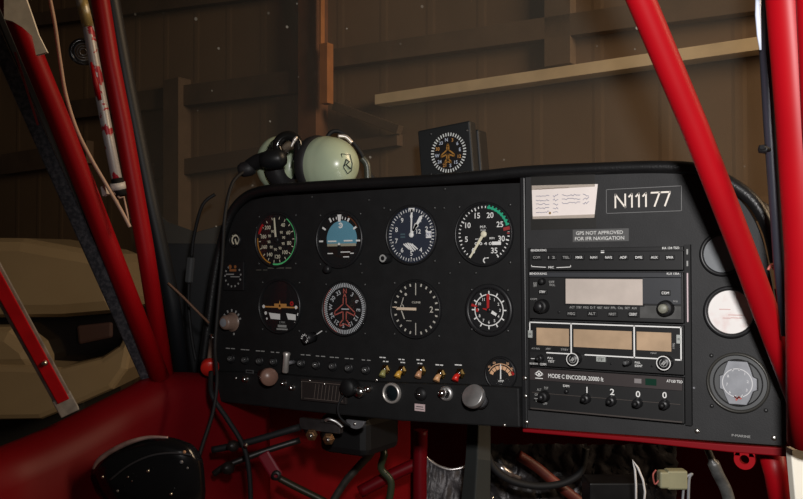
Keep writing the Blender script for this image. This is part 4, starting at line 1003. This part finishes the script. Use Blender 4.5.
MB().box((0, 0, 0), (.016, .01, .052), 0, Matrix.Rotation(YAW, 3, 'Z') @ Matrix.Rotation(-.08, 3, 'Y')).build('strip', mat('cream_white', (.80, .76, .66), .6), wc, bevel=.001)

# ------------------------------------------------------------------ footwell
YF = 0.62
fwl = P(150, 500, YF)
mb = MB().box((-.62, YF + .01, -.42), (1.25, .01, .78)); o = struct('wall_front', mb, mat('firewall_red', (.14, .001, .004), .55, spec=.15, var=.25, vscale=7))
mb = MB().box((-.45, -.1, -.62), (1.1, 1.0, .01)); struct('floor', mb, mat('cabin_floor', (.03, .012, .012), .7, var=.3, vscale=10))
# red sheet behind the left footwell
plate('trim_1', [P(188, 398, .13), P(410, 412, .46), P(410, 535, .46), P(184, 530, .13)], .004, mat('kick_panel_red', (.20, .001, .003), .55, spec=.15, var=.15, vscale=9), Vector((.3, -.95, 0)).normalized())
# dark box of the heater under the lower strip
t = thing('heater_box', 'dark under-panel box behind the two brass fittings', 'box', P(360, 440, .08))
MB().box((0, .0, .012), (.075, .08, .05), 0).build('box_body', DARK, t, bevel=.01)
for i, (px, py) in enumerate([(312, 434.5), (329, 438.5)]):
    t = thing('brass_fitting', ['left one of the two round brass fittings under the strip', 'right one of the two round brass fittings under the strip'][i], 'fitting', P(px, py, .0), 'brass fittings under the lower strip'); t.rotation_euler.z = YAW * .9
    MB().lathe([(.0074, 0), (.0074, .004), (.0052, .0055), (.0050, .008), (.0028, .009), (0, .0092)], n=6, smooth=False).build('hex', mat('dull_brass', (.36, .20, .10), .35, .9), t)
    MB().lathe([(0, .0115), (.0022, .011), (.0030, .009)], n=14).build('nipple', SCREW, t)
    MB().cyl((0, .0, 0), (-.01, .03, .0), .0055).build('pipe', DARK, t)
t = thing('fitting_bracket', 'dark metal bracket holding the brass fittings', 'bracket', P(320, 428, .004))
MB().box((0, .002, .003), (.062, .008, .014)).box((.02, .0, .010), (.03, .012, .004)).build('bracket', mat('bracket_dark', (.05, .045, .045), .4, .5, var=.4, vscale=60), t, bevel=.001)
MB().path(smooth([(.016, -.010, .012), (.024, -.014, .015), (.032, -.010, .012), (.040, -.008, .006)], 5), .0018, 8).build('hook', ALU, t)
# pedals and levers
def rod(name, label, cat, segs, m, r, extra=None):
    t = thing(name, label, cat, segs[0]); o_ = Vector(t.location)
    MB().path([v - o_ for v in smooth(segs, 5)], r, 10).build('rod', m, t)
    if extra: extra(t, o_)
    return t
MDK = mat('greasy_steel', (.016, .013, .012), .45, .3, var=.4, vscale=60)
rod('rudder_link', 'dark rod slanting up to the right to the brass fittings', 'rod', [Pd(212, 450, 1.02), Pd(245, 443, 1.02), Pd(300, 427, 1.02)], RUB, .0042,
    lambda t, o_: (MB().lathe([(0, .009), (.005, .008), (.007, 0), (.005, -.008), (0, -.009)], Pd(233, 446, 1.0) - o_, (.4, -1, .2), n=16).build('joint', MDK, t), MB().lathe([(0, .004), (.0022, .003), (.0028, 0)], Pd(246, 445, .985) - o_, (.5, -1, .1), n=12).build('bolt', SCREW, t)))
rod('brake_link', 'second dark rod slanting below the upper one on the left', 'rod', [Pd(214, 474, 1.04), Pd(226, 466, 1.04), Pd(262, 452, 1.05), Pd(300, 440, 1.06)], MDK, .0040,
    lambda t, o_: (MB().lathe([(0, .010), (.006, .008), (.008, 0), (.006, -.008), (0, -.010)], Pd(228, 468, 1.02) - o_, (.4, -1, .2), n=16).build('joint', MDK, t),))
t = thing('red_bellcrank', 'small dark red lever arm with bolt hole in the footwell', 'lever', Pd(272, 465, 1.04)); o_ = Vector(t.location)
MB().beam(Pd(263, 453, 1.04) - o_, Pd(278, 478, 1.04) - o_, .016, .006, upv=Vector((.5, -.86, 0))).build('arm', mat('lever_red', (.16, .004, .012), .45), t, bevel=.003)
MB().lathe([(.0025, .004), (.006, .004), (.006, 0)], Pd(276.5, 475, 1.03) - o_, (.5, -.86, 0), n=18).build('boss', MDK, t)
rod('pedal_tube', 'dark rod running down right from the red lever arm', 'rod', [Pd(279, 478, 1.228), Pd(296, 487, 1.228), Pd(322, 500, 1.228), Pd(335, 508, 1.228)], mat('greenish_steel', (.03, .026, .016), .45, .3), .0050)
rod('rudder_pedal', 'greyish bent pedal arm rising to the right in the footwell', 'rod', [Pd(330, 506, 1.264), Pd(345, 482, 1.264), Pd(360, 465, 1.264), Pd(373, 450, 1.264), Pd(380, 430, 1.264)], mat('worn_steel', (.05, .045, .04), .45, .4, var=.5, vscale=50), .0058)
rod('brake_hose', 'dark tangled hose left of the crumpled insulation', 'hose', [Pd(374, 436, 1.287), Pd(384, 452, 1.264), Pd(381, 468, 1.264), Pd(391, 482, 1.264), Pd(388, 506, 1.264)], mat('hose_green', (.03, .04, .02), .35), .0055)
rod('vertical_red_tube', 'dark red upright tube left of the crumpled insulation', 'tube', [Pd(421, 430, 1.264), Pd(420, 470, 1.264), Pd(420, 512, 1.264)], mat('dark_red_tube', (.13, .001, .005), .45, spec=.2), .0105)
rod('slanting_red_tube', 'dark red tube slanting across the lower footwell', 'tube', [Pd(360, 492, 1.310), Pd(390, 476, 1.310), Pd(420, 462, 1.310)], mat('dark_red_tube', (.2, .003, .01), .4), .0095)
# crumpled insulation (curved top edge)
t = thing('insulation_blanket', 'crumpled dark plastic film with shiny curved upper edge', 'blanket', Pd(450, 480, 1.334)); o_ = Vector(t.location)
edge = smooth([Pd(*q_, 1.322) for q_ in [(421, 449), (430, 459), (441, 466), (453, 469), (466, 466), (478, 460)]], 5)
vs = []; fs = []; rows = 9
for i, e in enumerate(edge):
    for k in range(rows): vs.append(e - o_ + Vector((0, random.uniform(-.004, .004) - k * .002, -k * .010 + random.uniform(-.002, .002))))
for i in range(len(edge) - 1):
    for k in range(rows - 1): a_ = i * rows + k; fs.append((a_, a_ + 1, a_ + 1 + rows, a_ + rows))
MB().add(vs, fs, 0, True).build('film', FOIL, t); MB().path([v - o_ + Vector((0, -.004, 0)) for v in edge], .0022, 8).build('shiny_edge', FOILE, t)
# grey centre post
t = thing('control_column', 'dark grey square post standing under the middle of the panel', 'post', Pd(478, 500, 1.123)); o_ = Vector(t.location)
R_ = Matrix.Rotation(YAW, 3, 'Z')
MB().path([Pd(479, 424, 1.147) - o_, Pd(478, 460, 1.123) - o_, Pd(475, 512, 1.117) - o_], [.0165, .0175, .0205], 4, smooth=False).build('post', mat('post_grey', (.028, .031, .030), .6, spec=.2), t, bevel=.002)
MB().lathe([(0, .002), (.0018, .0015), (.0022, 0)], Pd(492.5, 498, 1.088) - o_, (.5, -.86, 0), n=12).build('screw', SCREW, t)
# right footwell: dark foil wall, hoses, wires
t = thing('foil_sheet', 'dark crinkled reflective sheet in the footwell under the radios', 'sheet', Pd(580, 480, 1.310)); o_ = Vector(t.location)
vs = []; fs = []; NX, NZ = 46, 16
for i in range(NX):
    for k in range(NZ):
        p_ = Pd(488 + i * 4.2, 444 + k * 5, 1.310); vs.append(p_ - o_ + Vector((random.uniform(-.002, .002), random.uniform(-.006, .006), random.uniform(-.002, .002))))
for i in range(NX - 1):
    for k in range(NZ - 1): a_ = i * NZ + k; fs.append((a_, a_ + 1, a_ + 1 + NZ, a_ + NZ))
MB().add(vs, fs, 0, True).build('sheet', mat('dark_foil', (.028, .025, .027), .38, .4, var=.5, vscale=25, bump=.8, bscale=70), t)
tag(MB().path(smooth([Pd(486, 450, 1.170), Pd(494, 468, 1.170), Pd(510, 480, 1.170), Pd(535, 486, 1.170), Pd(560, 484, 1.170), Pd(577, 476, 1.170), Pd(583, 466, 1.170), Pd(586, 448, 1.170)], 8), .0050, 12).build('scat_hose', RUB), 'black hose hanging in a wide loop under the radio panel', 'hose')
tag(MB().path(smooth([Pd(488, 460, 1.205), Pd(500, 467, 1.193), Pd(508, 473, 1.193), Pd(520, 478, 1.205)], 6), [.003] * 6 + [.0055] * 8 + [.003] * 5, 10).build('chrome_elbow', mat('scuffed_chrome', (.4, .38, .38), .3, .9, var=.4, vscale=60)), 'shiny metal elbow just right of the grey centre post', 'fitting')
tag(MB().path(smooth([Pd(518, 455, 1.240), Pd(535, 466, 1.240), Pd(552, 480, 1.240), Pd(575, 498, 1.240), Pd(590, 510, 1.240)], 5), .0075, 12).build('red_diagonal_pipe', mat('pipe_red_orange', (.10, .012, .006), .55, var=.4, vscale=50)), 'dull red pipe slanting down behind the black hose loop', 'pipe')
tag(MB().path([Pd(*q_, .97) for q_ in [(636, 512), (636, 485), (635, 470), (632.5, 460)]] + [Pd(*q_, .97) for q_ in [(638, 468), (643, 480), (645, 492), (643, 512)]], .0013, 6).build('white_wire_loop', WIREW), 'thin white wire looped to a point under the radio panel', 'wire')
tag(MB().beam(Pd(604, 483, 1.264), Pd(614, 488, 1.264), .006, .004).build('silver_clip', ALU), 'small silver clip on the dark crinkled sheet', 'clip')
t = thing('wire_connector', 'pale cream plug connector hanging under the radio panel', 'connector', Pd(672, 479, .93)); o_ = Vector(t.location)
MB().box((0, 0, 0), (.030, .014, .018), 0, R_).box((.003, .003, 0), (.022, .016, .0205), 0, R_).build('plug_body', CONN, t, bevel=.002)
MB().path([v - o_ for v in smooth([Pd(659, 480, .93), Pd(655, 484, .93), Pd(653, 475, .94), Pd(656, 470, .94)], 5)], .0010, 6).build('red_wire', REDDIM, t)
MB().path([v - o_ for v in smooth([Pd(686, 477, .93), Pd(692, 474, .93), Pd(689, 480, .93), Pd(688, 512, .93)], 5)], .0016, 6).path([v - o_ for v in smooth([Pd(684, 483, .93), Pd(683, 495, .93), Pd(682, 512, .93)], 5)], .0014, 6).build('grey_wires', GREYPL, t)
tag(MB().path(smooth([Pd(706, 446, .86), Pd(712, 460, .86), Pd(718, 474, .86), Pd(726, 490, .86), Pd(732, 512, .86)], 5), [.0035] * 6 + [.006] * 15, 12).build('wrapped_harness', mat('harness_tape', (.06, .06, .058), .4, var=.5, vscale=70, bump=.6, bscale=120)), 'thick grey taped wire bundle under the radio panel at right', 'cable')
t = thing('radio_tray', 'dark metal tray behind the white wire loop', 'tray', Pd(614, 490, 1.12)); MB().box((0, 0, -.01), (.075, .05, .05), 0, R_).build('tray', mat('tray_black', (.010, .010, .011), .35, .2, var=.3, vscale=60), t, bevel=.002)

# ------------------------------------------------------------------ windshield
mb = MB(); vs = []; fs = []; NX = 20
for i in range(NX + 1):
    u_ = i / NX; x = -1.00 + 1.22 * u_; b_ = 1 - (2 * u_ - 1) ** 2
    vs += [(x, .02 + .22 * b_ ** .6, .085 if .12 < u_ < .9 else .04), (x, -.02 + .12 * b_, .34), (x, -.08 + .05 * b_, .60)]
for i in range(NX):
    for k in range(2): a_ = i * 3 + k; fs.append((a_, a_ + 3, a_ + 4, a_ + 1))
mb.add(vs, fs, 0, True); struct('window_1', mb, PLEX)

# ------------------------------------------------------------------ hangar
wn = Vector((math.sin(math.radians(4.5)), math.cos(math.radians(4.5)), 0))   # wall faces the airplane
wx = Vector((math.cos(math.radians(4.5)), -math.sin(math.radians(4.5)), 0))
W0 = Vector((-.5, 2.75, 0))
def PW(px, py, off=0.0):
    d = ray(px, py); o = W0 - wn * off
    return CP + d * ((o - CP).dot(wn) / d.dot(wn))
def wallbox(name, px0, py0, px1, py1, w, dep, m, kind='structure', off=0):
    a_ = PW(px0, py0, off); b_ = PW(px1, py1, off)
    mb = MB().beam(a_, b_, w, dep, upv=-wn) if abs((b_ - a_).normalized().dot(wn)) < .9 else MB()
    o = mb.build(name, m, bevel=.002); o['kind'] = kind; return o
HW = mat('hangar_sheet', (.21, .145, .095), .75, spec=.2, var=.15, vscale=1.2)
# tin sheet wall with shallow ribs
vs = []; fs = []; n = 0
xs = []; x = -7.0
while x < 3.2: xs += [(x, 0), (x + .22, 0), (x + .235, .0014), (x + .265, .0014), (x + .28, 0)]; x += .30
for (x, d) in xs:
    for z in (-1.7, 2.4): vs.append(W0 + wx * x - wn * d + Vector((0, 0, z)))
for i in range(len(xs) - 1): fs.append((2 * i, 2 * i + 2, 2 * i + 3, 2 * i + 1))
struct('wall_back', MB().add(vs, fs), HW)
mb = MB().box((-2.5, 1.0, -1.72), (12, 8, .04)); o = struct('floor_hangar', mb, mat('concrete', (.10, .085, .07), .8, var=.2, vscale=2)); o.name = 'floor'
mb = MB().box((-2.5, 1.0, 2.42), (12, 8, .04)); struct('ceiling', mb, mat('roof_sheet', (.10, .075, .05), .7, var=.2, vscale=2))
# timbers
def timber(name, a_, b_, w, dep, m, off=.05):
    return wallbox(name, a_[0], a_[1], b_[0], b_[1], w, dep, m, off=off)
timber('trim_2', (380, 101), (800, 40), .052, .09, GIRT, .045)           # pale girt
timber('trim_3', (313, -40), (313, 330), .135, .10, WOOD, .05)               # post
b_ = wallbox('trim_4', 326.5, 44, 326.5, 104, .055, .05, WOODL, off=.13)
b_ = wallbox('trim_5', 322.0, -30, 322.0, 60, .014, .03, WOODL, off=.13)
timber('trim_6', (177, 80), (177, 330), .15, .10, BEAM, .05)
timber('trim_7', (60, 112), (300, 82), .13, .06, BEAM, .03)
timber('trim_8', (330, 60), (780, -3), .10, .06, mat('mid_timber', (.145, .100, .066), .8, var=.15, vscale=6), .03)
timber('trim_9', (335, 106), (400, 130), .045, .04, BEAM, .06)
timber('trim_10', (560, -20), (560, 66), .13, .06, mat('mid_timber', (.10, .07, .05), .8), .03)
timber('trim_11', (135, 175), (300, 150), .10, .05, mat('low_timber', (.12, .08, .055), .8), .03)
timber('trim_12', (333, 150), (400, 140), .06, .05, mat('low_timber', (.12, .08, .055), .8), .03)
timber('trim_13', (0, 25), (300, -15), .10, .05, BEAM, .03)
timber('trim_14', (4, 165), (90, 152), .16, .06, BEAM, .03)

plate('trim_15', [Pd(*q_, 1.3) for q_ in [(148, 205), (168, 222), (196, 232), (232, 222), (232, 410), (160, 410), (156, 300)]], .01, mat('corner_black', (.008, .009, .011), .5, spec=.3), Vector((.6, -.8, 0)))  # black sheet closing the view between the left tubes and the panel

# parked vehicle outside the left door
t = thing('parked_vehicle', 'cream bodywork with a dark window band seen beyond the left door', 'vehicle', Pd(70, 480, 3.2)); o_ = Vector(t.location)
def body(pxs, d0, dep, name, m, bev=.03, parent=t):
    dep *= .45
    f_ = [Pd(*q_, d0) - o_ for q_ in pxs]; bk = [v + fw * dep for v in f_]; n = len(f_)
    return MB().add(f_ + bk, [list(range(n)), list(range(2 * n - 1, n - 1, -1))] + [(i, n + i, n + (i + 1) % n, (i + 1) % n) for i in range(n)]).build(name, m, parent, bevel=bev)
body([(-260, 236), (20, 238), (98, 252), (112, 280), (122, 313), (60, 318), (-260, 320)], 3.2, 1.2, 'cab_roof', CREAMV, .05)
body([(-260, 318), (60, 312), (121, 312), (121, 356), (60, 372), (-260, 366)], 3.28, 1.05, 'window_band', mat('vehicle_glass', (.006, .005, .006), .15), .01)
body([(-260, 360), (20, 366), (60, 368), (100, 358), (118, 346), (126, 330), (131, 345), (126, 370), (112, 390), (80, 404), (40, 420), (-260, 425)], 3.1, 1.3, 'lower_body', CREAMV, .05)
body([(-260, 330), (8, 328), (30, 345), (42, 372), (-260, 380)], 3.12, 1.2, 'front_fender', CREAMV, .05)
body([(-260, 415), (40, 415), (84, 400), (70, 560), (40, 720), (-260, 720)], 3.25, 1.0, 'undercarriage', mat('under_black', (.01, .01, .01), .7), .02)
body([(76, 326), (112, 322), (112, 338), (78, 345)], 3.27, .05, 'seat_shape', mat('seat_brown', (.05, .025, .025), .7), .01)

# ------------------------------------------------------------------ light
fl_ = bpy.data.lights.new('flash', 'SPOT'); fl_.shadow_soft_size = .022; fl_.energy = 33; fl_.color = (1, .97, .95); fl_.spot_size = math.radians(87); fl_.spot_blend = 1.0
fo = bpy.data.objects.new('flash', fl_); COL.objects.link(fo)
fo.location = CP + rt * .040 + up * .125
tg = Pd(680, 225, 1.0); fo.rotation_euler = (tg - fo.location).to_track_quat('-Z', 'Y').to_euler()
hl = bpy.data.lights.new('hangar_fill', 'AREA'); hl.size = 1.6; hl.energy = 125; hl.color = (1, .74, .48)  # added warm fill to brighten the hangar wall, no actual lamp there
ho = bpy.data.objects.new('hangar_fill', hl); COL.objects.link(ho); ho.location = (2.5, 1.0, 1.7)
ho.rotation_euler = (Vector((.1, 2.75, .6)) - ho.location).to_track_quat('-Z', 'Y').to_euler()
w_ = bpy.data.worlds.new('world'); sc.world = w_; w_.use_nodes = True
w_.node_tree.nodes['Background'].inputs[0].default_value = (.9, .8, .7, 1); w_.node_tree.nodes['Background'].inputs[1].default_value = .02
sc.view_settings.view_transform = 'Standard'; sc.view_settings.look = 'None'; sc.view_settings.gamma = 1; sc.view_settings.exposure = 0
sc.view_settings.use_curve_mapping = False
